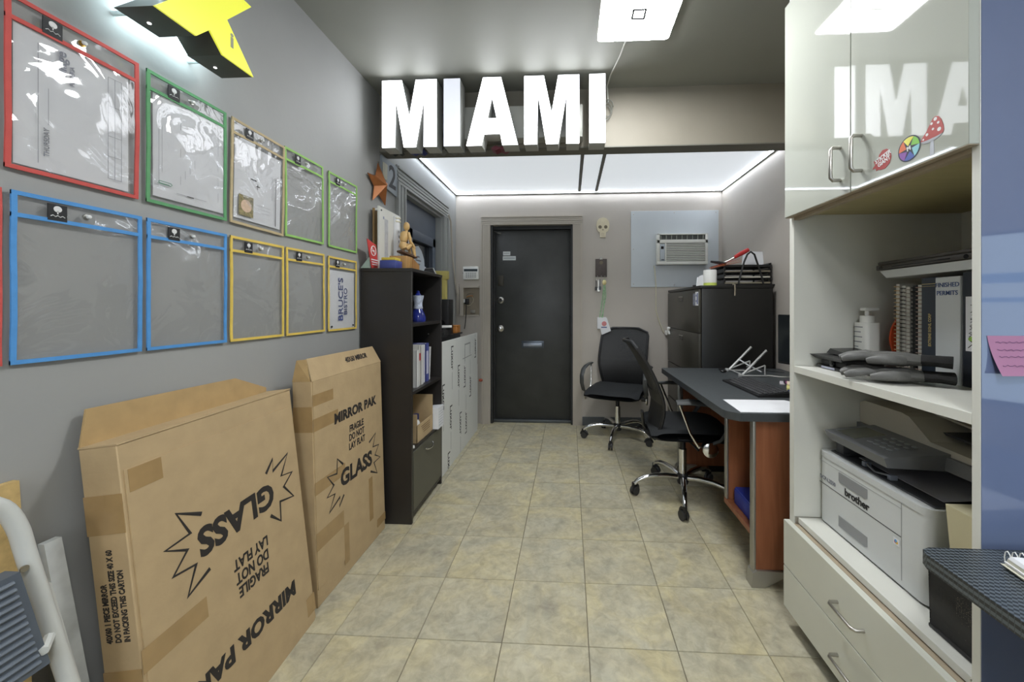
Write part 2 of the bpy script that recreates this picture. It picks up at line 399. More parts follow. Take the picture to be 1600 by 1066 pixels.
# ---------------------------------------------------------------- light ceiling panels
M_sky = mat('lit_acrylic', (232, 236, 240), .5, var=0, emis=SKYP, ecol=(236, 243, 250))
M_rail = mat('rail_grey', (112, 112, 108), .5)
pan = [(-1.135, .082, 'wide light ceiling panel on the left above the door'), (.110, .247, 'narrow light ceiling panel between two grey rails'), (.273, 1.470, 'wide light ceiling panel on the right above the air conditioner')]
for x0, x1, lb in pan:
    t = thing('light_ceiling_panel', lb, 'ceiling light', ((x0 + x1) / 2, 3.07, ZL), group='light ceiling panels')
    MB().box(x0 - (x0 + x1) / 2, x1 - (x0 + x1) / 2, -.70, .695, 0, .008).build('diffuser', M_sky, t, smooth=False)
for x in (.096, .260):
    tag(place(MB().box(-.013, .013, -.71, .705, -.006, .03).build('ceiling_rail', M_rail, smooth=False), (x, 3.07, ZL)), 'grey rail beside the narrow light panel, ' + ('left one' if x < .2 else 'right one'), 'rail', 'rails of the light ceiling')
bb = MB().box(XL, XL + .014, 2.36, YB, ZL - .012, ZL + .02).box(XR - .014, XR, 2.36, YB, ZL - .012, ZL + .02).box(XL, XR, YB - .022, YB, ZL - .010, ZL + .02).box(XL, XR, 2.352, 2.37, ZL - .01, ZL + .02)
struct(bb.build('trim_4', M_rail, smooth=False))
M_strip = mat('led_strip_white', (240, 246, 255), .5, var=0, emis=15, ecol=(236, 244, 255))
for nm, q in (('left wall', (XL + .016, XL + .030, 2.40, YB - .03)), ('right wall', (XR - .030, XR - .016, 2.40, YB - .03)), ('back wall', (XL + .04, XR - .04, YB - .040, YB - .026))):
    tag(MB().box(q[0], q[1], q[2], q[3], ZL - .006, ZL - .001).build('led_strip', M_strip, smooth=False), 'bright LED strip edging the light ceiling along the ' + nm, 'light strip', 'edge strips of the light ceiling')
# ---------------------------------------------------------------- square LED ceiling lights
M_led = mat('led_diffuser', (255, 255, 252), .5, var=0, emis=LED, ecol=(249, 251, 252))
M_ledf = mat('led_frame', (235, 235, 232), .4, var=0)
def led(cx, cy, label):
    t = thing('ceiling_led_light', label, 'ceiling light', (cx, cy, ZC), group='square ceiling lights')
    MB().prism(rrect(-.167, .167, -.167, .167, .018), -.022, 0).build('housing', M_ledf, t)
    MB().prism(rrect(-.163, .163, -.163, .163, .016), -.0245, -.0221).build('diffuser', M_led, t)
    bb = MB()
    for q in ((-.0215, .0215, -.030, -.0215), (-.0215, .0215, .0215, .030), (-.030, -.0215, -.030, .030), (.0215, .030, -.030, .030)): bb.box(q[0], q[1], q[2], q[3], -.0262, -.0246)
    bb.build('centre_mark', mat('centre_mark_grey', (14, 14, 14), .9, var=0, spec=0), t, smooth=False)
    return t
led(.297, 1.653, 'square white LED ceiling light in front of the lit sign')
led(.297, -.35, 'added fill light, a square LED panel just behind the camera')  # unseen fixture added as fill from behind the camera
led(-.30, -1.5, 'added fill light, a square LED panel near the rear opening')  # another unseen fixture, added to brighten the cabinet interior
# ================================================================ SIGN
M_ret = mat('letter_return_grey', (178, 179, 175), .45, var=.03)
M_face = mat('lit_letter_face', (250, 250, 255), .4, var=0, emis=LETTER, ecol=(246, 249, 255))
M_face2 = mat('lit_letter_face_dim', (236, 238, 248), .4, var=0, emis=LETTER * .13, ecol=(236, 240, 252))
Mp = [[(0, 0), (.235, 0), (.25, .72), (.40, 0), (.62, 0), (.77, .72), (.765, 0), (1, 0), (1, 1), (.62, 1), (.5, .45), (.36, 1), (0, 1)]]
Ip = [[(0, 0), (1, 0), (1, 1), (0, 1)]]
Ap = [[(0, 0), (.30, 0), (.345, .165), (.41, .395), (.5, .71), (.5, 1), (.325, 1)], [(1, 0), (.675, 1), (.5, 1), (.5, .71), (.59, .395), (.66, .165), (.70, 0)], [(.345, .165), (.66, .165), (.59, .395), (.41, .395)]]
for nm, polys, x0, x1, fm, lb in (('letter_m', Mp, -1.045, -.736, M_face, 'white lit letter M, leftmost in the sign'), ('letter_i', Ip, -.696, -.604, M_face2, 'dimmer lit letter I, second in the sign'),
                          ('letter_a', Ap, -.569, -.283, M_face, 'white lit letter A in the middle of the sign'), ('letter_m', Mp, -.248, .052, M_face, 'white lit letter M, fourth in the sign'),
                          ('letter_i', Ip, .107, .193, M_face, 'white lit letter I at the right end of the sign')):
    t = thing(nm, lb, 'sign letter', (x0, 2.165, 2.071), frame='B', group='lit channel letters')
    w, h = x1 - x0, .373
    bb = MB(); bf = MB()
    for p in polys:
        q = [(a * w, c * h) for a, c in p]
        bb.prism(q, 0, .09); bf.prism(q, .0902, .0945)
    bb.build('return', M_ret, t, smooth=False); bf.build('face', fm, t, smooth=False)
rw = tag(MB().box(-.62, .075, 2.168, 2.25, 2.15, 2.335, .004).build('sign_raceway', mat('raceway_grey', (172, 172, 166), .4, var=.04)), 'grey metal raceway box behind the lit letters', 'sign box')
tag(MB().box(-1.03, -.62, 2.168, 2.248, 2.2, 2.30, .003).build('sign_bracket', mat('bracket_dark', (86, 88, 86), .5)), 'dark mounting bar behind the left lit letters', 'bracket')
# row of small stars and cut-outs lying along the lower lip of the beam
cut = [(-1.07, (52, 56, 52)), (-.95, (54, 62, 122)), (-.83, (120, 122, 118)), (-.71, (120, 122, 118)), (-.59, (112, 112, 108)), (-.455, (112, 44, 58))]
names = ['black', 'navy blue', 'grey, third from left', 'grey, fourth from left', 'grey, fifth from left', 'dark red']
for (x, c), nme in zip(cut, names):
    o = MB()
    w = .10 if x > -1.0 else .08
    o.prism([(0, .012), (w * .25, 0), (w * .5, .012), (w * .8, 0), (w, .014), (w * .8, .028), (w * .5, .02), (w * .25, .03)], 0, .06)
    ob = o.build('cut_out_shape', mat('cutout_%d_%d' % c[:2], c, .5), smooth=False)
    place(ob, (x, 2.245, 2.088), frame='B'); tag(ob, nme + ' cut-out shape under the lit sign', 'cut-out', 'cut-outs under the sign')
# power cable from ceiling light to the sign
M_cable = mat('cable_white', (196, 196, 190), .5, var=.02)
c = MB().tube([(.27, 1.83, 2.457), (.255, 1.95, 2.457), (.225, 2.1, 2.455), (.215, 2.2, 2.45), (.222, 2.236, 2.41), (.225, 2.24, 2.38)], .004)
tag(c.build('light_cable', M_cable), 'thin white cable running from ceiling light to the sign', 'cable')
pts = []
for i in range(40):
    a = i / 39 * 4.5 * PI; pts.append((.226 + .028 * math.cos(a) - .0004 * i, 2.232 + .001 * (i % 5), 2.35 + .045 * math.sin(a) - .001 * i))
tag(MB().tube(pts, .0032).build('cable_loop', mat('cable_grey', (132, 132, 124), .4)), 'coiled pale cable beside the right end of the sign', 'cable')

# yellow channel letter X above the pockets
x = thing('yellow_letter', 'yellow channel letter X glowing on the grey wall', 'sign letter', (XL, .9995, 1.905), frame='L')
H = .214
hp = [(-.1425, 0), (-.0405, 0), (-.003, .043), (.0365, 0), (.1425, 0), (.0505, .111), (.1345, H), (.034, H), (0, .172), (-.034, H), (-.1345, H), (-.0505, .111)]
MB().prism(hp, .055, .155).build('return', mat('letter_side_dark', (58, 62, 52), .4, var=.1), x, smooth=False)
MB().prism(hp, .1552, .16).build('face', mat('yellow_acrylic', (236, 238, 74), .35, var=.02, emis=.28), x, smooth=False)
hb = [(a * .93, .008 + c * .93) for a, c in hp]
MB().prism(hb, .046, .0548).build('halo_strip', mat('halo_led', (225, 245, 255), .5, var=0, emis=HALO, ecol=(222, 244, 250)), x, smooth=False)
for a, c in ((-.1, .02), (.09, .02), (.02, .06), (-.03, .1), (.08, .19), (-.08, .19)): MB().cyl((a, c, 0), (a, c, .046), .006, n=10).build('standoff', mat('clear_spacer', (200, 215, 215), .2), x)
for a in (-.09, .09): MB().cyl((a, -.0015, .085), (a, .001, .085), .004, n=10).build('weep_hole', mat('pinhole_light', (255, 255, 255), .5, var=0, emis=3), x)
text('letter_i_mark', 'i', .06, mat('mark_grey', (166, 168, 140), .5, var=0), x, (.066, .060, .1602), 0, 'CENTER', bold=.002)

# ================================================================ POCKETS
M_tag = mat('tag_black', (24, 24, 27), .6, var=.05)
M_logo = mat('logo_white', (225, 225, 225), .6, var=0)
PW, PH = .24, .36
def pocket(y, z, col, cname, label, tilt=0, sag=0, w=PW):
    M = mat('binding_' + cname, col, .7, var=.06, scale=30, bump=.25, bscale=500)
    t = thing('document_pocket', label, 'document pocket', (XL + .004, y, z), tilt, 'L', 'clear pockets on the grey wall')
    bw = .0088; rnd = random.Random(int(y * 1000) + int(z * 10))
    bul = rnd.uniform(.006, .012)
    def zz(u, v): return .004 + bul * math.sin(PI * u) * math.sin(PI * min(1, v * 1.05)) + .0025 * noise.noise((u * 3 + y * 9, v * 4, z))
    def strip(b, a, c, n=8):   # strip from a to c following the sheet
        for i in range(n):
            p = [a[k] + (c[k] - a[k]) * i / n for k in (0, 1)]; q = [a[k] + (c[k] - a[k]) * (i + 1) / n for k in (0, 1)]
            vert = abs(c[1] - a[1]) > abs(c[0] - a[0]); hx, hy = (bw / 2, 0) if vert else (0, bw / 2)
            z0 = zz(p[0] / w, p[1] / PH); z1 = zz(q[0] / w, q[1] / PH)
            b.hexa([(p[0] - hx, p[1] - hy, z0 - .0015), (q[0] - hx, q[1] - hy, z1 - .0015), (q[0] + hx, q[1] + hy, z1 - .0015), (p[0] + hx, p[1] + hy, z0 - .0015),
                    (p[0] - hx, p[1] - hy, z0 + .002), (q[0] - hx, q[1] - hy, z1 + .002), (q[0] + hx, q[1] + hy, z1 + .002), (p[0] + hx, p[1] + hy, z0 + .002)])
    b = MB(); h = bw / 2; cb = PH - .05
    strip(b, (h, 0), (h, PH)); strip(b, (w - h, 0), (w - h, PH)); strip(b, (0, h), (w, h)); strip(b, (0, PH - h), (w, PH - h)); strip(b, (0, cb), (w, cb))
    b.build('binding', M, t, smooth=False)
    MB().grid(lambda u, v: (bw * .7 + u * (w - bw * 1.4), bw * .7 + v * (PH - bw * 1.4), zz(u, v) + .0005 + .0012 * noise.noise((u * 9 + y, v * 11, 3))), 14, 18).build('clear_sheet', FILM, t, recalc=False)
    zt = zz(.3, .93) + .003
    tg = MB().box(w * .22, w * .22 + .032, cb + .0, PH - .014, zt, zt + .002).build('tag', M_tag, t, smooth=False)
    cx = w * .22 + .016
    MB().lathe([(.0001, 0), (.007, 0), (.007, .0005), (.0001, .0005)], (cx, cb + .026, zt + .002), 14).build('logo_tree', M_logo, tg)
    b = MB().box(cx - .001, cx + .001, cb + .015, cb + .022, zt + .002, zt + .0025)
    b.tube([(cx - .012 + i * .004, cb + .009 + .003 * (i % 2), zt + .0025) for i in range(7)], .0009, 4); b.build('logo_script', M_logo, tg)
    e = MB(); e.lathe([(.003, 0), (.007, 0), (.0065, .002), (.003, .0025)], (w * .5, PH - .03, zt), 16); e.build('eyelet', M_brass if cname == 'red' else M_steel, t)
    MB().lathe([(.0001, 0), (.0015, 0), (.0015, .006), (.005, .006), (.004, .010), (.0001, .011)], (w * .5, PH - .029, zt), 12).build('push_pin', mat('clear_pin', (222, 224, 222), .15), t)
    return t
def sheet(y, z, w, h, label, rot=0, d=.0035, cat='paper', nm='paper_sheet', m=None):
    t = thing(nm, label, cat, (XL + d, y, z), rot, 'L')
    MB().grid(lambda u, v: (u * w, v * h, .003 + .004 * math.sin(PI * u) * math.sin(PI * v)), 8, 8).build('sheet', m or M_paper, t)
    return t
def pl(t, x0, x1, y0, y1, m=M_inkg, z=.0085): MB().box(x0, x1, y0, y1, z, z + .0003).build('print_line', m, t, smooth=False)
RED, GRN, TAN, LGR, BLU, YEL = (204, 84, 78), (96, 160, 108), (190, 172, 134), (150, 198, 106), (82, 150, 214), (226, 196, 92)
R1, R2 = 1.470, 1.066
top = [(.709, RED, 'red', 'red-edged clear pocket holding a printed sheet, top row', .0), (.967, GRN, 'green', 'dark green-edged clear pocket with a paper-clipped sheet', .0), (1.220, TAN, 'tan', 'tan-edged clear pocket with a round-picture sheet', -.02),
       (1.470, LGR, 'lime', 'empty lime-edged pocket beside the tan-edged one', .01), (1.745, LGR, 'lime', 'empty lime-edged pocket at the far end of the top row', 0)]
bot = [(.465, RED, 'red', 'red-edged pocket cut off by the left picture edge', 0), (.717, BLU, 'blue', 'empty blue-edged clear pocket, the larger-looking nearer one', .0), (.968, BLU, 'blue', 'empty blue-edged clear pocket beside the yellow-edged ones', .0), (1.222, YEL, 'yellow', 'empty yellow-edged pocket next to the blue-edged pocket', 0),
       (1.478, YEL, 'yellow', 'empty yellow-edged pocket, middle of the three yellow ones', .01), (1.742, YEL, 'yellow', 'yellow-edged pocket with a blue-lettered sheet beside the bookcase', 0)]
for y, c, n, lb, tl in top: pocket(y, R1, c, n, lb, tl)
for y, c, n, lb, tl in bot: pocket(y, R2, c, n, lb, tl)
# sheets in the pockets
M_nv = mat('navy_ink', (74, 86, 138), .6, var=0)
s = sheet(.722, 1.483, .205, .292, 'printed sheet with sideways logo in the red-edged pocket', 0)
text('print_title', 'Village', .025, mat('dusk_ink', (120, 122, 138), .6, var=0), s, (.072, .205, .0082), PI / 2, 'LEFT', .0004, sx=1.1)
text('print_subtitle', 'PIZZERIA', .011, mat('dusk_ink', (96, 98, 116)), s, (.09, .207, .0084), PI / 2, 'LEFT', .0002)
text('print_note', 'THURSDAY', .012, M_inkg, s, (.048, .03, .0075), PI / 2, 'LEFT', .0002)
for a in (.034, ): pl(s, a, a + .0008, .012, .27, z=.0072)
for a in (.158, .172, .186): pl(s, a, a + .0008, .02, .27, z=.0075)
for c in (.02, .075, .125, .2, .27): pl(s, .158, .187, c, c + .0008, z=.0078)
pl(s, .05, .0506, .1, .18, z=.0078)
s = sheet(.985, 1.492, .213, .288, 'plan sheet with faint drawing lines in the dark green-edged pocket')
pl(s, .012, .0126, .04, .24, z=.0068); pl(s, .02, .0204, .07, .2, z=.0072)
for k in range(9): pl(s, .07 + .014 * (k % 4), .0704 + .014 * (k % 4), .05 + .02 * k, .075 + .02 * k, z=.0082)
pl(s, .06, .15, .022, .0228, z=.0075); pl(s, .09, .11, .02, .023, M_ink, z=.0077)
for k in range(5): pl(s, .19, .1904, .03 + .05 * k, .06 + .05 * k, z=.0076)
cl = MB().tube([(0, 0, 0), (.034, 0, 0), (.038, .004, 0), (.034, .008, 0), (.004, .008, 0), (.002, .005, 0), (.005, .002, 0), (.03, .002, 0)], .0008, 6).build('paper_clip', mat('clip_green', (86, 140, 110), .4, .3))
place(cl, (XL + .0135, .992, 1.528), frame='L'); tag(cl, 'green paper clip on the sheet in the green-edged pocket', 'paper clip')
s = sheet(1.236, 1.492, .208, .272, 'sheet with a round pink picture in the tan-edged pocket', -.02)
ph = MB().box(.014, .074, .012, .084, .0085, .0092).build('picture', mat('camo_brown', (132, 122, 84), .6, var=.5, scale=160), s, smooth=False)
MB().lathe([(.0001, 0), (.022, 0), (.022, .0006), (.0001, .0006)], (.044, .048, .0092), 24).build('picture_disc', mat('disc_pink', (206, 178, 152), .6, var=.1, scale=90), ph)
pl(s, .178, .1805, .006, .19, M_ink, z=.0075)
for k in range(4): pl(s, .16 + .006 * k, .1605 + .006 * k, .1, .19, z=.0078)
pl(s, .06, .085, .148, .152, M_ink, z=.0098); pl(s, .085, .1, .13, .133, M_ink, z=.0098); pl(s, .09, .092, .12, .14, M_ink, z=.0098)
for k in range(3): pl(s, .09, .15, .04 + .012 * k, .0405 + .012 * k, z=.0092)
s = sheet(1.757, 1.075, .205, .285, 'white sheet with sideways blue lettering in a yellow-edged pocket')
text('print_title', "BRUCE'S", .052, M_nv, s, (.082, .145, .0085), PI / 2, 'CENTER', .0006, sx=1.12)
text('print_subtitle', 'BISTRO', .04, M_nv, s, (.122, .135, .0085), PI / 2, 'CENTER', .0002, sx=1.05)
for a in (.01, .19): MB().cyl((a, .012, .006), (a, .012, .009), .005, n=10).build('corner_dot', M_ink, s)

# ================================================================ MIRROR BOXES
M_card = mat('cardboard', (184, 160, 122), .85, var=.06, scale=14, bump=.15, bscale=90)
M_cardi = mat('cardboard_inner', (178, 150, 104), .85, var=.08, scale=20, bump=.1)
M_tape = mat('packing_tape', (166, 138, 96), .25, var=.08, scale=20)
M_pr = mat('box_print_black', (44, 40, 38), .7, var=.05)
def face_frame(BL, BR, TL):
    o = Vector(BL); u = (Vector(BR) - o); w = u.length; u.normalize(); v = Vector(TL) - o; h = v.length; v = (v - u * v.dot(u)).normalized(); n = u.cross(v)
    M = Matrix((u, v, n)).transposed().to_4x4(); M.translation = o
    return M, w, h
def burst(t, cx, cy, s, m, rot=0, z=.0006):
    """zig-zag burst outlines on both sides of the word"""
    R = Matrix.Rotation(rot, 2)
    for side in (-1, 1):
        pts = [(.95, .95), (1.5, 1.25), (1.25, .55), (1.75, .45), (1.4, 0), (1.85, -.35), (1.3, -.4), (1.55, -1.15), (1.0, -.75)] if side > 0 else [(-.95, .75), (-1.3, 1.2), (-1.35, .5), (-1.9, .65), (-1.55, .05), (-1.95, -.3), (-1.5, -.4), (-1.85, -1.1), (-1.2, -.75), (-1.25, -1.2), (-.95, -.8)]
        P = []
        for a, c in pts:
            q = R @ Vector((a * s, c * s * .75)); P.append((cx + q[0], cy + q[1], z))
        MB().tube(P, s * .045, 4, flat=(1, .1)).build('burst_print', m, t, smooth=False)
# nearer box
M1, w1, h1 = face_frame((-.935, .82, 0), (-.965, 1.40, 0), (-1.035, .82, .868))
bx1 = bpy.data.objects.new('mirror_box', None); COL.objects.link(bx1); bx1.matrix_world = M1
tag(bx1, 'nearer brown mirror carton with upside-down print, leaning on the wall', 'cardboard box', 'mirror cartons')
D = -.088
MB().box(0, w1, 0, h1, D, 0, .002, 1).build('carton', M_card, bx1)
MB().box(.008, w1 - .012, -.0, h1 - .06, 0, .003).build('sleeve', M_card, bx1, smooth=False)
fl = MB().hexa([(.0, h1, D), (w1 * .94, h1, D), (w1 * .94, h1, D + .004), (.0, h1, D + .004), (.02, h1 + .088, D - .0), (w1 * .93, h1 + .078, D - .0), (w1 * .93, h1 + .078, D + .004), (.02, h1 + .088, D + .004)])
fl.build('back_flap', M_cardi, bx1, smooth=False)
MB().hexa([(w1 * .93, h1 - .001, D), (w1 * .985, h1 - .001, D), (w1 * .985, h1 - .001, D + .004), (w1 * .93, h1 - .001, D + .004), (w1 * .94, h1 + .04, D), (w1 * 1.0, h1 + .06, D), (w1 * 1.0, h1 + .06, D + .004), (w1 * .94, h1 + .04, D + .004)]).build('side_flap', M_cardi, bx1, smooth=False)
MB().box(-.001, w1 + .001, h1 + .0002, h1 + .004, D, .002).build('top_flap', M_card, bx1, smooth=False)
for q in ((.014, .09, h1 - .115, h1 - .062), (.0, .165, .345, .40)): MB().box(q[0], q[1], q[2], q[3], .0032, .0036).build('tape', M_tape, bx1, smooth=False)
MB().box(-.0012, 0, h1 - .20, h1 - .11, D, 0).build('tape', M_tape, bx1, smooth=False)
MB().box(w1 - .045, w1 + .0006, .035, .1, .0032, .0036).build('tape', M_tape, bx1, smooth=False)
MB().box(-.0012, 0, .30, .36, D, 0).build('tape', M_tape, bx1, smooth=False)
Z1 = .0036
text('glass_print', 'GLASS', .105, M_pr, bx1, (.30, .550, Z1), PI + .02, 'CENTER', .004, sx=.95)
burst(bx1, .30, .550, .122, M_pr, PI, Z1)
text('fragile_print', 'FRAGILE\nDO NOT\nLAY FLAT', .044, M_pr, bx1, (.325, .375, Z1), PI, 'CENTER', .0013, sx=.72, line=.95)
text('title_print', 'MIRROR PAK', .066, M_pr, bx1, (.30, .19, Z1), PI, 'CENTER', .003, sx=1.0)
sd = bpy.data.objects.new('side_print', None); 
t = text('side_print', '40X60 1 PIECE MIRROR\nDO NOT EXCEED THIS SIZE 40 X 60\nIN PACKING THIS CARTON', .0185, M_pr, bx1, (0, 0, 0), 0, 'LEFT', .0006, sx=.72, line=1.1)
t.data.transform(Matrix.Translation((-.0005, .425, -.044)) @ Matrix(((0, 0, -1, 0), (1, 0, 0, 0), (0, -1, 0, 0), (0, 0, 0, 1))))
bpy.data.objects.remove(sd)
# farther box
M2, w2_, h2 = face_frame((-.985, 1.44, 0), (-.985, 1.985, 0), (-1.012, 1.44, .89))
bx2 = bpy.data.objects.new('mirror_box', None); COL.objects.link(bx2); bx2.matrix_world = M2
tag(bx2, 'farther brown mirror carton with upright print beside the bookcase', 'cardboard box', 'mirror cartons')
D = -.078
MB().box(0, w2_, 0, h2, D, 0, .002, 1).build('carton', M_card, bx2)
MB().box(.004, w2_ - .004, .07, h2 - .001, .0, .003).build('sleeve', M_card, bx2, smooth=False)
MB().hexa([(.0, h2, 0), (w2_, h2, 0), (w2_, h2, .003), (.0, h2, .003), (.012, h2 + .088, -.028), (w2_ - .03, h2 + .085, -.028), (w2_ - .03, h2 + .085, -.025), (.012, h2 + .088, -.025)]).build('front_flap', M_card, bx2, smooth=False)
MB().hexa([(.0, h2, D), (.003, h2, D), (.003, h2, -.004), (.0, h2, -.004), (.0, h2 + .084, D + .02), (.003, h2 + .084, D + .02), (.012, h2 + .086, -.026), (.009, h2 + .086, -.026)]).build('side_flap', M_cardi, bx2, smooth=False)
for q in ((.0, .13, h2 - .1, h2 - .055), (0, .16, h2 - .2, h2 - .15), (.0, .2, .44, .49), (.0, .18, .22, .29), (.18, .215, .05, .22), (.39, .425, .12, .33), (.46, w2_, .05, .09)): MB().box(q[0], q[1], q[2], q[3], .0032, .0036).build('tape', M_tape, bx2, smooth=False)
MB().box(-.0012, 0, h2 - .2, h2 - .1, D, 0).build('tape', M_tape, bx2, smooth=False)
Z1 = .0036
t = text('flap_print', '40X60 MIRROR', .034, M_pr, bx2, (0, 0, 0), 0, 'CENTER', .001, sx=.8)
t.data.transform(Matrix.Translation((.34, h2 + .048, -.0115)) @ Matrix.Rotation(-.30, 4, 'X'))
text('title_print', 'MIRROR PAK', .060, M_pr, bx2, (.305, .70, Z1), 0, 'CENTER', .0026, sx=1.0)
text('fragile_print', 'FRAGILE\nDO NOT\nLAY FLAT', .042, M_pr, bx2, (.30, .585, Z1), 0, 'CENTER', .0012, sx=.75, line=.95)
text('glass_print', 'GLASS', .098, M_pr, bx2, (.295, .425, Z1), -.02, 'CENTER', .0038, sx=.95)
burst(bx2, .295, .425, .115, M_pr, 0, Z1)
# ================================================================ BOOKCASE
M_bk = mat('bookcase_black', (40, 37, 35), .38, var=.1, scale=6)
M_bkd = mat('bookcase_door', (78, 77, 66), .36, var=.04)
bc = thing('bookcase', 'tall black bookcase with a lower door beside the cartons', 'bookcase', (-1.14, 2.02, 0))
BW, BH, BD = .285, 1.375, .49     # depth from wall, height, width along y
MB().box(0, BW, 0, .018, 0, BH, .001, 1).build('side_panel', M_bk, bc)
MB().box(0, BW, BD - .018, BD, 0, BH, .001, 1).build('side_panel', M_bk, bc)
MB().box(0, BW + .002, -.002, BD + .002, BH, BH + .018, .001, 1).build('top_board', M_bk, bc)
MB().box(0, .008, .018, BD - .018, .03, BH).build('back_panel', mat('bookcase_back', (24, 23, 23), .6), bc, smooth=False)
for z in (1.09, .715, .40, .05): MB().box(.008, BW - .004, .018, BD - .018, z - .018, z, .0008, 1).build('shelf', M_bk, bc)
MB().box(.008, BW - .03, .018, BD - .018, 0, .032).build('plinth', M_bk, bc, smooth=False)
dr = MB().box(BW - .014, BW + .002, .022, BD - .022, .058, .385, .0015, 1).build('door', M_bkd, bc)
pts = []
for i in range(13):
    a = PI * i / 12; pts.append((BW + .004 + .016 * math.sin(a), .245 - .055 * math.cos(a), .345 - .012 * math.sin(a)))
MB().tube(pts, .005, 8).build('handle', M_chrome, dr)
for y, z in ((BD - .03, 1.3), (BD - .03, 1.0), (BD - .03, .93), (BD - .03, .8), (BD - .03, .66)): MB().cyl((.2, BD - .0195, z), (.2, BD - .0178, z), .005, n=10).build('pin_hole', M_steel, bc)
# --- blue and white bottle
vz = thing('decorative_bottle', 'blue and white waisted bottle on the upper bookcase shelf', 'bottle', (-.945, 2.33, 1.09))
MB().lathe([(.0001, 0), (.044, 0), (.047, .01), (.046, .03), (.034, .06), (.026, .078), (.0001, .078)], n=28).build('lower_body', mat('cobalt_glaze', (40, 50, 128), .12, var=.35, scale=30), vz)
MB().lathe([(.0001, .0782), (.027, .0782), (.029, .082), (.0255, .1), (.026, .12), (.033, .15), (.034, .162), (.0001, .163)], n=28).build('upper_body', mat('blue_white_glaze', (188, 196, 214), .14, var=.35, scale=55), vz)
MB().lathe([(.0001, .1632), (.02, .1632), (.014, .172), (.009, .18), (.011, .188), (.0001, .194)], n=20).build('stopper', mat('cobalt_glaze', (40, 50, 128)), vz)
# --- books on the middle shelf, spines to the room
M_pg = mat('book_pages', (216, 214, 206), .8, var=.04)
bk = [(.040, .205, .215, (214, 214, 212), 'white spiral book at the near end of the shelf'), (.034, .2, .24, (206, 204, 198), 'white book with a red spine patch on the shelf'), (.038, .2, .235, (206, 206, 204), 'thick white book right of the red-patched one'), (.018, .19, .225, (198, 200, 204), 'slim pale grey book among the shelf books'),
      (.026, .19, .232, (220, 221, 224), 'white book touching the blue-spined book'), (.050, .195, .238, (76, 84, 150), 'blue-spined book on the bookcase shelf'), (.020, .185, .21, (222, 222, 224), 'white book leaning at the far end of the shelf')]
y = 2.145
for th_, dp, hh, c, lb in bk:
    lean = (-.10 if lb.startswith('white book leaning') else 0)
    t = thing('book', lb, 'book', (-1.085, y, .7155), extra=Matrix.Rotation(lean, 4, 'X'), group='books on the bookcase shelf')
    if lean: t.location.y += .022
    M = mat('cover_%d_%d' % (c[0], c[2]), c, .5, var=.03)
    MB().box(0, dp, 0, .0018, 0, hh).box(0, dp, th_ - .0018, th_, 0, hh).box(dp - .0018, dp, 0, th_, 0, hh).build('cover', M, t, smooth=False)
    MB().box(.003, dp - .0018, .0019, th_ - .0019, .003, hh - .003).build('pages', M_pg, t, smooth=False)
    if 'red spine' in lb: MB().box(dp, dp + .0005, .001, th_ - .001, hh * .62, hh * .8).build('spine_patch', mat('spine_red', (182, 66, 66), .5), t, smooth=False)
    if 'blue-spined' in lb: MB().box(dp, dp + .0005, .008, th_ - .01, hh * .2, hh * .8).build('spine_print', mat('spine_print', (190, 192, 214), .5), t, smooth=False)
    y += th_ + .003
# --- open cardboard box and paper pad on the lower shelf
ob = thing('small_carton', 'small open cardboard box on the lower bookcase shelf', 'cardboard box', (-1.07, 2.13, .4005))
MB().box(0, .2, 0, .003, 0, .165).build('panel', M_card, ob, smooth=False)
MB().box(0, .2, .245, .248, 0, .225).build('panel', M_card, ob, smooth=False)
MB().box(.197, .2, 0, .248, 0, .1).build('panel', M_card, ob, smooth=False)
MB().box(0, .003, 0, .248, 0, .225).build('panel', M_card, ob, smooth=False)
MB().box(.003, .197, .003, .245, 0, .003).build('base', M_cardi, ob, smooth=False)
for k in range(4): MB().box(.2002, .2006, .06 + .012 * k, .2, .075 - .013 * k, .079 - .013 * k).build('print_line', mat('brown_ink', (120, 92, 58), .8, var=0), ob, smooth=False)
bt = thing('ink_bottle', 'navy capped bottle inside the small cardboard box', 'bottle', (-.905, 2.20, .404))
MB().lathe([(.0001, 0), (.022, 0), (.022, .095), (.012, .115), (.0001, .115)], n=18).build('body', M_white, bt)
MB().lathe([(.0001, .1152), (.017, .1152), (.017, .145), (.0001, .146)], n=18).build('cap', mat('navy_cap', (36, 44, 92), .4), bt)
pd = thing('paper_pad', 'white paper pad sticking out of the lower shelf', 'paper', (-.985, 2.383, .4005), .0)
MB().hexa([(0, 0, 0), (.15, 0, 0), (.15, .1, 0), (0, .1, 0), (0, 0, .12), (.15, .0, .135), (.15, .1, .135), (0, .1, .12)]).build('stack', M_paper, pd, smooth=False)
for k in range(6): MB().box(.1502, .1505, .012, .09, .02 + .017 * k, .0215 + .017 * k).build('print_line', M_inkg, pd, smooth=False)
lp = MB().box(-.03, .03, -.012, .012, 0, .012, .003).build('white_clip', M_white); place(lp, (-.885, 2.055, .4005), .4); tag(lp, 'tiny white clip at the lower shelf front', 'clip')

# ================================================================ ON TOP OF THE BOOKCASE
TB = 1.3935
rs = thing('red_sign', 'red no-smoking sign tilted on top of the bookcase', 'sign', (-1.085, 2.03, TB), extra=Matrix.Rotation(PI / 2, 4, 'Z'))
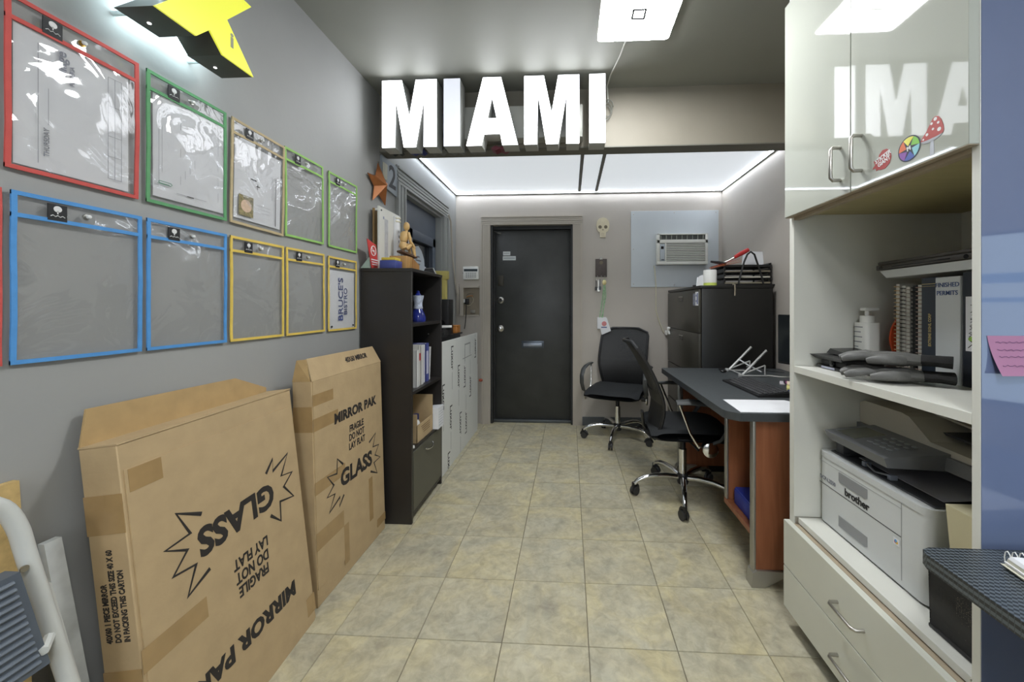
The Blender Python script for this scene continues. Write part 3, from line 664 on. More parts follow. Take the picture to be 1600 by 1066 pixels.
# local: x along +y, z up, facing +x (local -y)
MB().hexa([(0, -.003, 0), (.075, -.003, 0), (.075, 0, 0), (0, 0, 0), (-.05, -.003, .155), (.045, -.003, .135), (.045, 0, .135), (-.05, 0, .155)]).build('plate', mat('sign_red', (196, 62, 62), .4), rs, smooth=False)
MB().tube([(.016 + .026 * math.cos(2 * PI * i / 24), -.0035, .098 + .026 * math.sin(2 * PI * i / 24)) for i in range(24)], .0026, 5, closed=True).build('ring_print', M_logo, rs)
MB().tube([(-.002, -.0035, .116), (.034, -.0035, .08)], .0024, 5).box(.004, .028, -.0042, -.003, .094, .101).build('cigarette_print', M_logo, rs)
for k, w in enumerate((.07, .06, .055)): MB().box(-.006 + .004 * k, -.006 + .004 * k + w, -.0042, -.003, .046 - .013 * k, .052 - .013 * k).build('print_line', M_logo, rs, smooth=False)
MB().hexa([(-.02, .004, 0), (.0, .004, 0), (.0, .05, 0), (-.02, .05, 0), (-.008, .002, .06), (-.004, .002, .06), (-.004, .01, .06), (-.008, .01, .06)]).build('easel', mat('pale_green_plastic', (150, 166, 156), .4), rs, smooth=False)
# boards
br = thing('brown_board', 'brown-edged board behind the white sample board', 'board', (-1.135, 2.135, TB), frame='L')
MB().box(0, .25, 0, .36, 0, .012, .001, 1).build('board', mat('brown_edge', (148, 120, 78), .7, var=.1), br)
MB().cyl((.015, .352, .012), (.015, .352, .04), .008).build('peg', M_white, br)
wb = thing('sample_board', 'white board with screws and taped papers on the bookcase', 'board', (-1.085, 2.095, TB), frame='L')
MB().box(0, .265, .0, .36, 0, .012, .001, 1).build('board', mat('board_white', (214, 213, 206), .5, var=.03), wb)
for a, c in ((.02, .34), (.25, .32), (.02, .03), (.25, .03)): MB().cyl((a, c, .012), (a, c, .016), .0045, n=12).build('screw', mat('screw_dark', (92, 92, 88), .4, .6), wb)
MB().box(.06, .1, .03, .3, .012, .0135).build('strip', mat('grey_strip', (182, 183, 186), .5, var=.12, scale=40), wb, smooth=False)
MB().tube([(.19, .02, .022), (.19, .34, .022)], .02, 12).build('paper_roll', M_paper, wb)
for c in (.31, .33): MB().tube([(.165, c, .03), (.19, c, .046), (.215, c, .03)], .005, 6).build('band', mat('cream_band', (224, 218, 196), .5), wb)
for k in range(7): MB().box(.178, .182 + .004 * (k % 3), .06 + .03 * k, .075 + .03 * k, .0415, .0428).build('print_line', M_inkg, wb, smooth=False)
MB().box(.045, .055, .295, .31, .012, .0128).build('logo_print', mat('blue_ink_dull', (116, 128, 158), .6), wb, smooth=False)
fk = thing('yellow_fob', 'yellow round fob with a looped wire against the white board', 'fob', (-1.03, 2.33, TB + .235), frame='L')
MB().lathe([(.0001, 0), (.016, 0), (.018, .005), (.016, .01), (.0001, .01)], n=20).build('disc', mat('fob_yellow', (222, 204, 82), .4), fk)
MB().tube([(.012, 0, .005), (.035, -.01, .006), (.046, -.05, .006), (.04, -.09, .006), (.025, -.1, .006), (.03, -.08, .006), (.05, -.085, .006), (.045, -.11, .006)], .0018, 6).build('wire', M_white, fk)
bb_ = tag(MB().box(-.09, .0, 0, .085, 0, .045, .004).build('blue_box', mat('box_blue', (62, 72, 138), .4)), 'flat blue box under the white board on the bookcase', 'box'); place(bb_, (-.95, 2.032, TB))
yb = tag(MB().box(-.08, 0, 0, .07, 0, .016, .004).build('yellow_box', mat('box_yellow', (210, 186, 72), .4)), 'flat yellow box lying on the blue box', 'box'); place(yb, (-.955, 2.04, TB + .0452))
wd = thing('wooden_block', 'wooden box block on the bookcase, under the mannequin', 'wooden box', (-.99, 2.135, TB), .0)
MB().box(-.045, .055, 0, .085, 0, .082, .002).build('body', mat_wood('pine_block', (164, 122, 68), (196, 154, 96), (6, 6, 1)), wd)
MB().hexa([(-.04, .088, 0), (.055, .088, 0), (.055, .19, 0), (-.04, .19, 0), (-.04, .088, .082), (.055, .088, .082), (.055, .19, .045), (-.04, .19, .045)]).build('sloped_end', mat_wood('pine_end', (150, 104, 58), (182, 136, 82), (3, 10, 3)), wd)
mn = thing('mannequin', 'jointed wooden artist mannequin sitting on the wooden block', 'mannequin', (-.99, 2.225, TB + .0827))
M_mn = mat('mannequin_wood', (206, 170, 112), .45, var=.08, scale=20)
MB().blob((0, .02, .19), (.018, .018, .026)).build('head', M_mn, mn)
MB().cyl((0, .018, .155), (0, .02, .17), .008).build('neck', M_mn, mn)
MB().tube([(0, .01, .155), (0, .008, .14), (0, .0, .11), (0, -.002, .095)], [.018, .027, .024, .018], 14).build('chest', M_mn, mn)
MB().tube([(0, -.004, .092), (0, -.006, .07), (.004, 0, .055)], [.018, .024, .02], 14).build('hips', M_mn, mn)
for sx_ in (-1, 1):
    MB().tube([(.026 * sx_, .012, .15), (.032 * sx_, .02, .11), (.03 * sx_, .024, .1)], [.009, .010, .008], 10).build('upper_arm', M_mn, mn)
    MB().tube([(.03 * sx_, .024, .098), (.028 * sx_, .05, .07), (.026 * sx_, .06, .058)], [.008, .008, .006], 10).build('forearm', M_mn, mn)
    MB().tube([(.015 * sx_, .004, .055), (.02 * sx_, .03, .075), (.02 * sx_, .045, .085)], [.014, .013, .010], 10).build('thigh', M_mn, mn)
    MB().tube([(.02 * sx_, .048, .082), (.02 * sx_, .06, .03), (.02 * sx_, .064, .012)], [.010, .010, .007], 10).build('shin', M_mn, mn)
MB().hexa([(-.025, -.03, .03), (.025, -.03, .03), (.025, .08, .002), (-.025, .08, .002), (-.025, -.03, .04), (.025, -.03, .04), (.025, .08, .012), (-.025, .08, .012)]).build('tilted_seat', mat('seat_brown', (84, 58, 38), .5), mn)
mn.rotation_euler = (0, 0, -.5)
tr = thing('tent_card', 'black and white tent card at the far end of the bookcase top', 'card', (-.93, 2.42, TB), -.3)
MB().prism([(0, 0), (.03, .04), (.06, 0)], -.03, .03, 'yz').build('black_wedge', M_black, tr, smooth=False)
MB().hexa([(-.032, .03, .042), (.032, .03, .042), (.032, .036, .042), (-.032, .036, .042), (-.032, .066, 0), (.032, .066, 0), (.032, .072, 0), (-.032, .072, 0)]).build('white_leaf', M_white, tr, smooth=False)

# ================================================================ WHITE FOAM BOARDS AND THINGS ON THEM
M_foam = mat('foam_white', (222, 224, 220), .5, var=.015)
M_fink = mat('foam_ink', (52, 52, 54), .6, var=0)
M_fink2 = mat('foam_ink_grey', (160, 162, 160), .6, var=0)
def foam(y0, y1, x, h0, h1, th_, label, txt, z0=.0):
    t = thing('foam_board', label, 'board', (x, y0, z0), frame='L', group='white printed boards', extra=Matrix.Rotation(.0, 4, 'X'))
    L = y1 - y0
    MB().prism([(0, 0), (L, 0), (L, h1), (0, h0)], -th_, 0).build('panel', M_foam, t, smooth=False)
    for (a, c, up) in txt:
        text('brand_print', 'Luxor', .075, M_fink, t, (a, c, .0003), PI / 2 if up else -PI / 2, 'LEFT', .0012, sx=1.0)
        b = (c + .20, c + .33) if up else (c - .33, c - .20)
        MB().box(a - .003, a + .003, b[0], b[1], .0002, .0006).build('print_line', M_fink2, t, smooth=False)
    return t
t = foam(2.54, 3.60, -.882, .935, .930, .012, 'front white printed board leaning beside the bookcase', [(.08, .64, 0), (.28, .89, 0), (.25, .45, 0), (.45, .72, 0), (.5, .33, 0), (.2, .12, 0), (.62, .5, 1), (.8, .38, 1), (.98, .70, 1), (.66, .1, 1)])
MB().box(.0, .045, .82, .90, .0002, .0008).build('beige_patch', mat('patch_beige', (196, 192, 166), .6), t, smooth=False)
q = MB().box(.62, .80, .855, .867, .0002, .0006); q.box(.62, .632, .72, .86, .0002, .0006).box(.79, .8, .76, .86, .0002, .0006).box(.56, .84, .745, .752, .0002, .0006)
q.build('emblem_print', M_fink2, t, smooth=False)
t = foam(2.515, 3.68, -.898, .80, .62, .012, 'rear white printed board with spiral-punched edge', [])
for k in range(14): MB().lathe([(.003, 0), (.008, 0), (.008, .0006), (.003, .0006)], (.013, .05 + .05 * k, .0002), 12).build('edge_mark', M_fink2, t)
tag(place(MB().lathe([(.0001, 0), (.012, 0), (.016, .02), (.01, .035), (.0001, .036)], n=12).build('rust_stopper', mat('knob_rust', (150, 72, 48), .5)), (-.886, 3.685, .46), extra=Matrix.Rotation(PI / 2, 4, 'Y')), 'small rust-red stopper at the far edge of the boards', 'stopper')
# low cabinet behind the boards carries the small things
lc = thing('low_cabinet', 'low black cabinet hidden behind the white boards', 'cabinet', (-1.14, 2.53, 0))
MB().box(0, .225, 0, .62, .0, .955, .003).build('body', M_black, lc)
MB().box(0, .24, 0, .63, .9551, .968, .002).build('top_board', M_black, lc)
tz = .9685
dk = thing('round_tin', 'black round tin on top of the white boards', 'tin', (-.945, 2.80, tz))
MB().lathe([(.0001, 0), (.056, 0), (.056, .045), (.0001, .045)], n=32).build('body', M_black, dk)
MB().lathe([(.0001, .0452), (.058, .0452), (.058, .055), (.0001, .056)], n=32).build('lid', M_blackg, dk)
wc = tag(MB().box(-.05, .05, -.04, .04, 0, .014, .002).build('white_card_box', M_white), 'white flat card box on the black round tin', 'box'); place(wc, (-.935, 2.815, tz + .0565), .3)
ow = thing('amber_box', 'small amber wooden box right of the black tin', 'box', (-.935, 3.02, tz))
MB().box(-.03, .03, 0, .09, 0, .05, .002).build('body', mat_wood('amber_wood', (160, 100, 44), (196, 134, 66), (3, 3, 3)), ow)
MB().box(-.031, .031, -.001, .091, .0502, .062, .002).build('lid', MATS['amber_wood'], ow)
sp = thing('black_speaker', 'tall black box standing behind the red and white device', 'speaker', (-.985, 2.88, tz))
MB().box(-.06, .055, 0, .12, 0, .27, .004).build('body', M_black, sp)
MB().lathe([(.0001, 0), (.03, 0), (.03, .003), (.022, .004), (.0001, .001)], (-.0, -.003, .08), 20, 'y').build('cone', M_blackg, sp)
rd = thing('red_device', 'red and white gadget with coiled leads beside the bookcase', 'gadget', (-.965, 2.675, tz + .03))
MB().box(-.035, .03, -.02, .02, 0, .07, .012).build('body', mat('gadget_red', (186, 48, 48), .4), rd)
MB().blob((.03, -.012, .075), (.02, .016, .022)).build('white_cap', M_white, rd)
MB().tube([(.0, -.022, .07), (.0, -.03, .11), (.02, -.03, .12), (.035, -.028, .1), (.03, -.028, .07), (.04, -.026, .05), (.045, -.026, .02)], .004, 6).build('lead', mat('gadget_red', (186, 48, 48)), rd)
MB().box(-.05, .06, -.03, .03, -.03, -.0, .002).build('base', M_black, rd)
yt = thing('yellow_bracket', 'yellow T-shaped piece standing behind the bookcase', 'bracket', (-1.045, 3.08, tz))
M_yt = mat('dull_yellow', (196, 182, 104), .5, var=.05)
MB().box(-.022, .035, -.02, .02, .0, .435, .002).build('post', M_yt, yt)
MB().box(-.06, .05, -.022, .022, .4352, .505, .003).build('cap', M_yt, yt)
# ================================================================ BACK AND LEFT WALL FITTINGS
YW = YB - .0005
kp = thing('alarm_keypad', 'white alarm keypad above the open wire recess', 'keypad', (-1.07, YW, 1.452), frame='B')
MB().box(0, .157, 0, .13, 0, .028, .004).build('body', M_white, kp)
MB().box(.01, .147, .082, .106, .0282, .030).build('display', mat('lcd_dark', (66, 74, 78), .2), kp, smooth=False)
for i in range(5):
    for j in range(3): MB().box(.028 + .022 * i, .044 + .022 * i, .02 + .018 * j, .032 + .018 * j, .0282, .031, .001, 1).build('button', mat('key_grey', (176, 178, 176), .5), kp)
MB().box(-.008, 0, .06, .075, 0, .012, .001, 1).build('side_clip', M_black, kp)
eb = thing('wire_recess', 'open wall recess with wires left of the black door', 'electrical box', (-1.098, YW, 1.085), frame='B')
M_wb2 = mat('recess_inner', (136, 126, 110), .7, var=.08)
MB().box(0, .19, .285, .305, 0, .03).box(.0, .03, 0, .285, 0, .03).box(.03, .19, -.0, .012, 0, .012).build('frame', M_casB, eb, smooth=False)
MB().box(.03, .19, .012, .285, 0, .003).build('back_plate', M_wb2, eb, smooth=False)
MB().box(.045, .085, .12, .175, .003, .035, .003).build('adapter', M_black, eb)
MB().box(.036, .05, .135, .17, .02, .04, .002).build('tag', M_white, eb)
MB().tube([(.06, .19, .01), (.08, .2, .015), (.12, .205, .012), (.125, .19, .012)], .005, 6).build('wire', mat('wire_orange', (176, 122, 66), .5), eb)
MB().tube([(.05, .12, .012), (.07, .105, .014), (.1, .11, .014), (.125, .14, .012), (.13, .17, .01), (.115, .2, .008)], .003, 6).build('wire', mat('wire_cream', (196, 186, 160), .5), eb)
MB().tube([(.06, .215, .01), (.09, .235, .012), (.13, .225, .01)], .003, 6).build('wire', M_wb2, eb)
MB().box(.1, .15, .03, .06, .003, .02, .003).build('relay', mat('relay_grey', (150, 146, 136), .4, .4), eb)
tag(place(MB().tube([(.05, 0, 0), (.048, -.05, 0), (.046, -.12, 0), (.04, -.19, 0), (.03, -.25, 0)], .004, 6).build('power_cord', M_black), (-1.088, YB - .02, 1.205), frame='B'), 'black cord hanging from the wire recess', 'cord')
cdt = [(-1.115, 3.455, 2.03), (-1.117, 3.53, 1.98), (-1.13, 3.62, 1.67), (-1.135, 3.725, 1.43), (-1.135, 3.785, 1.30)]
tag(MB().tube(cdt, .008, 8).build('loose_conduit', M_casB), 'pale loose conduit slanting beside the slate door', 'conduit')
tag(place(MB().box(0, .02, 0, .31, 0, .018, .002).build('wall_raceway', M_casB), (-1.135, YW, 1.10), frame='B'), 'thin vertical raceway left of the wire recess', 'raceway')

# generic skull plaque
sk = thing('skull_plaque', 'small cream skull plaque above the key clipboard', 'plaque', (.329, YW, 1.866), frame='B')
M_sk = mat('cream_wood', (216, 206, 178), .6, var=.05, scale=30)
hp2 = [(-.026, 0), (.026, 0), (.03, .05), (.05, .062), (.06, .09), (.064, .125), (.056, .163), (.034, .188), (0, .197), (-.034, .188), (-.056, .163), (-.064, .125), (-.06, .09), (-.05, .062), (-.03, .05)]
MB().prism(hp2, 0, .012).build('plate', M_sk, sk)
M_skd = mat('skull_dark', (116, 106, 88), .7)
for s_ in (-1, 1): MB().lathe([(.0001, 0), (.017, 0), (.017, .0006), (.0001, .0006)], (.028 * s_, .102, .012), 18).build('eye', M_skd, sk)
MB().prism([(-.008, .07), (.008, .07), (0, .084)], .0121, .0127).build('nose', M_skd, sk, smooth=False)
for k in range(3): MB().box(-.013 + .012 * k, -.011 + .012 * k, .008, .045, .0121, .0127).build('tooth_line', M_skd, sk, smooth=False)
# key clipboard
kc = thing('key_board', 'dark clipboard with key hooks between the door and the metal sheet', 'key rack', (.256, YW, 1.475), frame='B')
MB().box(0, .112, 0, .178, 0, .012, .003).build('board', mat('hook_board', (84, 74, 70), .55, var=.15, scale=25), kc)
MB().box(.04, .072, .17, .192, .004, .016, .004).build('clip', M_steel, kc)
MB().lathe([(.010, 0), (.018, 0), (.018, .002), (.010, .002)], (.056, .14, .012), 20).build('emblem_ring', M_skd, kc)
for a in (.02, .056, .092): MB().tube([(a, .012, .012), (a, .002, .02), (a, -.006, .024), (a, -.002, .032)], .002, 6).build('hook', M_steel, kc)
ky = thing('key_ring', 'ring of keys on the left hook of the clipboard', 'keys', (.276, YB - .03, 1.465), frame='B')
MB().tube([(.016 * math.cos(2 * PI * i / 16), -.014 + .016 * math.sin(2 * PI * i / 16), 0) for i in range(16)], .0018, 6, closed=True).build('ring', M_steel, ky)
for k, (a, c, mm) in enumerate(((-.014, -.05, M_black), (.008, -.06, M_steel), (.022, -.045, mat('fob_slate', (92, 98, 104), .5)))):
    MB().box(a - .012, a + .012, c - .075, c - .04, -.003 + .004 * k, .0 + .004 * k, .001, 1).box(a - .004, a + .004, c - .04, c + .03, -.002 + .004 * k, .0 + .004 * k).build('key', mm, ky)
ly = thing('lanyard', 'green patterned lanyard with name badges on the right hook', 'lanyard', (.345, YB - .03, 1.462), frame='B')
M_ly = mat('lanyard_green', (150, 186, 146), .7, var=.3, scale=60); M_lyc = mat('lanyard_cream', (216, 206, 160), .7)
MB().blob((-.004, -.045, .004), (.02, .026, .01)).build('fob', mat('fob_cream', (222, 208, 150), .5), ly)
for a, c in ((-.028, -.05), (-.008, -.02), (.016, -.03)): MB().tube([(-.002, -.01, .004), (a * .7, -.18, .005), (c, -.39, .005)], .0045, 6, flat=(1, .35)).build('strap', M_ly if a else M_lyc, ly, smooth=False)
MB().hexa([(-.072, -.50, .002), (.014, -.50, .002), (.014, -.50, .004), (-.072, -.50, .004), (-.072, -.385, .002), (.014, -.385, .002), (.014, -.385, .004), (-.072, -.385, .004)]).build('badge', M_paper, ly, smooth=False)
bg = MB().hexa([(-.03, -.56, .006), (.06, -.52, .006), (.06, -.52, .008), (-.03, -.56, .008), (-.055, -.44, .006), (.02, -.39, .006), (.02, -.39, .008), (-.055, -.44, .008)]).build('badge', M_paper, ly, smooth=False)
MB().lathe([(.0001, 0), (.024, 0), (.024, .0005), (.0001, .0005)], (-.006, -.45, .008), 18).build('badge_print', mat('badge_pink', (206, 132, 134), .6), bg)
MB().box(-.035, .02, -.49, -.48, .008, .0086).build('badge_text', M_nv, bg, smooth=False)

# metal sheet and air conditioner
ms = thing('metal_sheet', 'grey-white metal cover sheet behind the air conditioner', 'metal panel', (.605, YW, 1.372), frame='B')
M_ms = mat('painted_sheet', (196, 202, 206), .38, .15, var=.03, scale=3)
MB().box(0, .845, 0, .75, 0, .006, .001, 1).build('sheet', M_ms, ms)
for a, c in ((.025, .72), (.42, .73), (.82, .73), (.025, .375), (.025, .03), (.42, .02), (.82, .02)): MB().lathe([(.0001, 0), (.006, 0), (.004, .002), (.0001, .0025)], (a, c, .006), 12).build('screw', M_steel, ms)
ac = thing('air_conditioner', 'white window air conditioner set in the metal sheet', 'air conditioner', (.847, YB - .0068, 1.588), frame='B')
M_ac = mat('ac_white', (220, 220, 212), .45, var=.02); M_acd = mat('ac_dark', (74, 78, 78), .6)
AW, AH, AD = .481, .298, .06
MB().box(0, AW, 0, AH, 0, AD - .02, .003).build('shell', M_ac, ac)
MB().box(0, AW, 0, .03, AD - .02, AD, .003).box(0, AW, .205, .24, AD - .02, AD, .003).box(0, .025, .03, AH, AD - .02, AD, .003).box(AW - .025, AW, .03, AH, AD - .02, AD, .003).box(0, AW, AH - .012, AH, AD - .02, AD, .003).box(.075, .088, .03, .205, AD - .02, AD, .002).build('front_frame', M_ac, ac)
MB().box(.088, AW - .025, .03, .205, AD - .0199, AD - .018).box(.025, AW - .025, .24, AH - .012, AD - .0199, AD - .018).build('dark_recess', M_acd, ac, smooth=False)
for k in range(10): MB().hexa([(.09, .036 + .0168 * k, AD - .016), (AW - .026, .036 + .0168 * k, AD - .016), (AW - .026, .04 + .0168 * k, AD - .004), (.09, .04 + .0168 * k, AD - .004), (.09, .042 + .0168 * k, AD - .016), (AW - .026, .042 + .0168 * k, AD - .016), (AW - .026, .048 + .0168 * k, AD - .004), (.09, .048 + .0168 * k, AD - .004)]).build('slat', M_ac, ac, smooth=False)
for k in range(9): MB().box(.035 + .05 * k, .039 + .05 * k, .243, AH - .014, AD - .017, AD - .003).build('vane', mat('vane_grey', (176, 178, 168), .5), ac, smooth=False)
for k in range(4): MB().box(.025, AW - .025, .246 + .01 * k, .248 + .01 * k, AD - .0178, AD - .012).build('louvre', mat('louvre_grey', (132, 134, 126), .5), ac, smooth=False)
cp = MB().box(.027, .073, .034, .2, AD - .0199, AD - .004, .002).build('control_panel', mat('ac_panel', (176, 184, 190), .4), ac)
MB().box(.036, .062, .15, .176, AD - .0039, AD - .002, .001, 1).build('display', M_blackg, cp)
MB().box(.04, .066, .042, .05, AD - .0039, AD - .003).build('maker_mark', M_ink, cp, smooth=False)
cdp = [(-.02, -.005, .012), (-.012, -.06, .012), (-.002, -.21, .012), (-.002, -.44, .012), (.03, -.56, .014), (.072, -.66, .02), (.09, -.655, .04)]
cr = thing('conditioner_cord', 'cream power cord hanging from the air conditioner', 'cord', (.847, YB - .0072, 1.588), frame='B')
MB().tube(cdp, .0045, 8).build('cable', mat('cord_cream', (206, 200, 172), .5), cr)
MB().box(.082, .122, -.685, -.64, .01, .05, .006).build('plug', M_white, cr)

# copper star, number board
st = thing('copper_star', 'copper barn star on the grey wall above the bookcase', 'wall star', (XL + .0135, 2.205, 1.905), frame='L')
M_cu = mat('copper_paint', (168, 106, 62), .4, .35, var=.08, scale=20)
ro, ri = .128, .056
P = []
for i in range(10):
    a = PI / 2 + .06 + PI * i / 5; r_ = ro if i % 2 == 0 else ri; P.append((r_ * math.cos(a), r_ * math.sin(a)))
bm_ = MB(); top_v = bm_.bm.verts.new((0, 0, .055)); vs = [bm_.bm.verts.new((a, c, .004)) for a, c in P]; back = [bm_.bm.verts.new((a, c, 0)) for a, c in P]
for i in range(10):
    bm_.bm.faces.new((top_v, vs[i], vs[(i + 1) % 10])); bm_.bm.faces.new((vs[i], back[i], back[(i + 1) % 10], vs[(i + 1) % 10]))
bm_.bm.faces.new(back[::-1]); bm_.build('star_body', M_cu, st, smooth=False)
MB().box(-.004, .004, .118, .14, 0, .004).build('hanger', M_skd, st, smooth=False)
nb = thing('number_board', 'grey-blue board with a black figure 2 beside the copper star', 'number sign', (XL, 2.255, 1.905), frame='L')
MB().hexa([(0, .02, 0), (.205, 0, 0), (.205, 0, .012), (0, .02, .012), (0, .2, 0), (.205, .2, 0), (.205, .2, .012), (0, .2, .012)]).build('board', mat('board_slate', (150, 158, 166), .5), nb, smooth=False)
text('figure', '2', .2, M_ink, nb, (.135, .100, .0122), 0, 'CENTER', .004)
cb_ = tag(MB().hexa([(0, 0, 0), (.045, 0, 0), (.045, 0, .006), (0, 0, .006), (.0, .1, 0), (.05, .1, 0), (.05, .1, .006), (0, .1, .006)]).build('cream_ribbon', mat('ribbon_cream', (206, 204, 186), .7), smooth=False), 'pale cream ribbon piece between the star and the 2', 'ribbon'); place(cb_, (XL + .0125, 2.262, 1.965), frame='L')

# ================================================================ FILE CABINET
fc = thing('file_cabinet', 'black lateral file cabinet under the air conditioner', 'file cabinet', (.94, 2.78, 0))
M_fc = mat('cabinet_black', (26, 26, 25), .32, .05, var=.06, scale=4); M_fcd = mat('cabinet_drawer', (62, 60, 53), .34, .15, var=.05, scale=4)
FW, FD, FH = .50, .89, 1.334
MB().box(.006, FW, 0, FD, 0, FH - .022, .003).build('body', M_fc, fc)
MB().box(-.006, FW, -.003, FD + .003, FH - .0218, FH, .003).build('top', M_fc, fc)
for k in range(4):
    z0 = .03 + .32 * k
    d = MB().box(-.012, .0058, .012, FD - .012, z0 + .004, z0 + .316, .003).build('drawer', M_fcd, fc)
    MB().box(-.0135, -.0122, FD / 2 - .05, FD / 2 + .05, z0 + .235, z0 + .275, .0005, 1).build('handle_recess', M_blackg, d)
    MB().box(-.019, -.0137, FD / 2 - .05, FD / 2 + .05, z0 + .268, z0 + .275, .001, 1).build('pull', M_steel, d)
s1 = MB().box(-.0128, -.0122, .02, .085, 1.19, 1.29).build('sticker', M_paper, fc, smooth=False)
MB().box(-.0132, -.0129, .03, .05, 1.2, 1.28).box(-.0132, -.0129, .058, .075, 1.215, 1.23).box(-.0132, -.0129, .058, .075, 1.255, 1.27).build('sticker_print', M_nv, s1, smooth=False)
s2 = MB().box(-.0128, -.0122, .09, .14, 1.19, 1.28).build('sticker', mat('sticker_grey', (120, 124, 138), .5, var=.5, scale=60), fc, smooth=False)
# x-shaped white clip on the cabinet's edge
xc = thing('white_clip', 'white x-shaped clip on the file cabinet front', 'clip', (.925, 3.60, .955), frame='R')
MB().tube([(-.03, -.03, .004), (.03, .03, .004)], .009, 8).tube([(-.03, .03, .004), (.03, -.03, .004)], .009, 8).build('cross', M_white, xc)
# things on the cabinet
FT = 1.3345
cu = thing('white_cup', 'white cup with a lime band on the file cabinet', 'cup', (1.035, 2.87, FT))
MB().lathe([(.0001, 0), (.046, 0), (.046, .022), (.0001, .022)], n=30).build('band', mat('lime_band', (196, 212, 96), .4), cu)
MB().lathe([(.0001, .0222), (.046, .0222), (.046, .112), (.043, .117), (.0001, .117)], n=30).build('body', M_white, cu)
wn = thing('folded_note', 'small white folded note left of the white cup', 'note', (.975, 2.9, FT))
MB().hexa([(-.03, 0, 0), (.03, 0, 0), (.03, .003, 0), (-.03, .003, 0), (-.01, .0, .075), (.02, 0, .085), (.02, .003, .085), (-.01, .003, .075)]).build('leaf', M_paper, wn, smooth=False)
MB().hexa([(-.03, 0, 0), (.03, 0, 0), (.03, .003, 0), (-.03, .003, 0), (-.01, .04, .07), (.02, .04, .07), (.02, .043, .07), (-.01, .043, .07)]).build('leaf', M_paper, wn, smooth=False)
# tiers of letter trays
ty = thing('letter_trays', 'black three-tier letter tray stack on the file cabinet', 'letter tray', (1.13, 2.86, FT))
for k in range(4):
    z = .012 + .042 * k
    MB().box(0, .34, 0, .26, z, z + .004).box(0, .34, -.004, 0, z, z + .012 + .004 * (k % 2)).box(0, .004, 0, .26, z, z + .03).box(.336, .34, 0, .26, z, z + .03).box(0, .34, .256, .26, z, z + .03).build('tray', M_black, ty, smooth=False)
for a in (.01, .33):
    for c in (.01, .25): MB().box(a - .005, a + .005, c - .005, c + .005, 0, .165).build('post', M_blackg, ty, smooth=False)
MB().box(-.05, .36, -.02, .1, 0, .011, .003).build('base', M_black, ty)
for k, (z, cc, lb) in enumerate(((.0165, (150, 142, 122), 'beige folder in the lowest letter tray'), (.0585, (206, 202, 188), 'cream folder in the second letter tray'), (.1005, (124, 116, 100), 'brown folder in the third letter tray'))):
    pp = MB().hexa([(-.02, -.012, 0), (.3, -.012, 0), (.3, .22, 0), (-.02, .22, 0), (-.02, -.012, .006), (.3, -.012, .012), (.3, .22, .012), (-.02, .22, .006)]).build('file_folder', mat('folder_%d' % k, cc, .6, var=.08), smooth=False)
    place(pp, (1.155, 2.86, FT + z)); tag(pp, lb, 'folder', 'folders in the letter trays')
wp = thing('paper_sheet', 'white printed sheet propped up on the letter trays', 'paper', (1.32, 3.0, FT + .155), frame='B')
MB().hexa([(0, 0, 0), (.165, 0, 0), (.165, 0, .002), (0, 0, .002), (.02, .12, -.02), (.178, .115, -.02), (.178, .115, -.018), (.02, .12, -.018)]).build('sheet', M_paper, wp, smooth=False)
pf = thing('red_pliers', 'red-handled tool lying on the top letter tray', 'tool', (1.16, 2.87, FT + .160))
M_pl = mat('handle_red', (182, 44, 44), .35)
MB().tube([(.05, .0, .05), (.1, 0, .078), (.15, 0, .105)], [.012, .017, .016], 10, flat=(1, 1)).build('red_handle', M_pl, pf)
MB().tube([(-.02, .02, .01), (.02, .01, .03), (.05, 0, .05)], .007, 8).build('jaw', M_steel, pf)
MB().tube([(-.12, 0, .02), (-.06, 0, .012), (-.01, .0, .004)], [.008, .012, .01], 8).build('black_handle', M_black, pf)
of = thing('orange_envelopes', 'orange and red envelopes fanned on the top letter tray', 'envelopes', (1.06, 2.84, FT + .145))
for k, cc in enumerate(((196, 92, 58), (206, 136, 76), (176, 56, 50))): MB().hexa([(-.0, .01 * k, .004 * k - .012), (.19, .01 * k, .03 + .012 * k), (.19, .1 + .01 * k, .03 + .012 * k), (.0, .1 + .01 * k, .004 * k - .012), (-.0, .01 * k, .002 + .004 * k - .012), (.19, .01 * k, .032 + .012 * k), (.19, .1 + .01 * k, .032 + .012 * k), (.0, .1 + .01 * k, .002 + .004 * k - .012)]).build('envelope', mat('envelope_%d' % k, cc, .6), of, smooth=False)
lpp = [(1.225, 2.835, FT + .015), (1.24, 2.83, FT + .09), (1.262, 2.83, FT + .17), (1.285, 2.83, FT + .225), (1.31, 2.83, FT + .245), (1.335, 2.83, FT + .225), (1.36, 2.83, FT + .15), (1.385, 2.83, FT + .07), (1.40, 2.835, FT + .013)]
tag(MB().tube(lpp, .007, 8).build('cable_arch', M_black), 'black cable arching in front of the letter trays', 'cable')
tag(MB().tube([(1.17, 2.80, FT + .007), (1.172, 2.772, FT + .004), (1.172, 2.768, FT - .03), (1.17, 2.768, FT - .075)], .005, 6).build('hanging_cord_end', mat('cord_grey', (150, 140, 122), .4)), 'short cord end hanging over the file cabinet edge', 'cord')
ph_ = tag(MB().box(-.06, .06, -.02, .02, 0, .014, .005).build('black_remote', M_black), 'black remote lying at the left cabinet top edge', 'remote'); place(ph_, (1.0, 3.03, FT), .9)

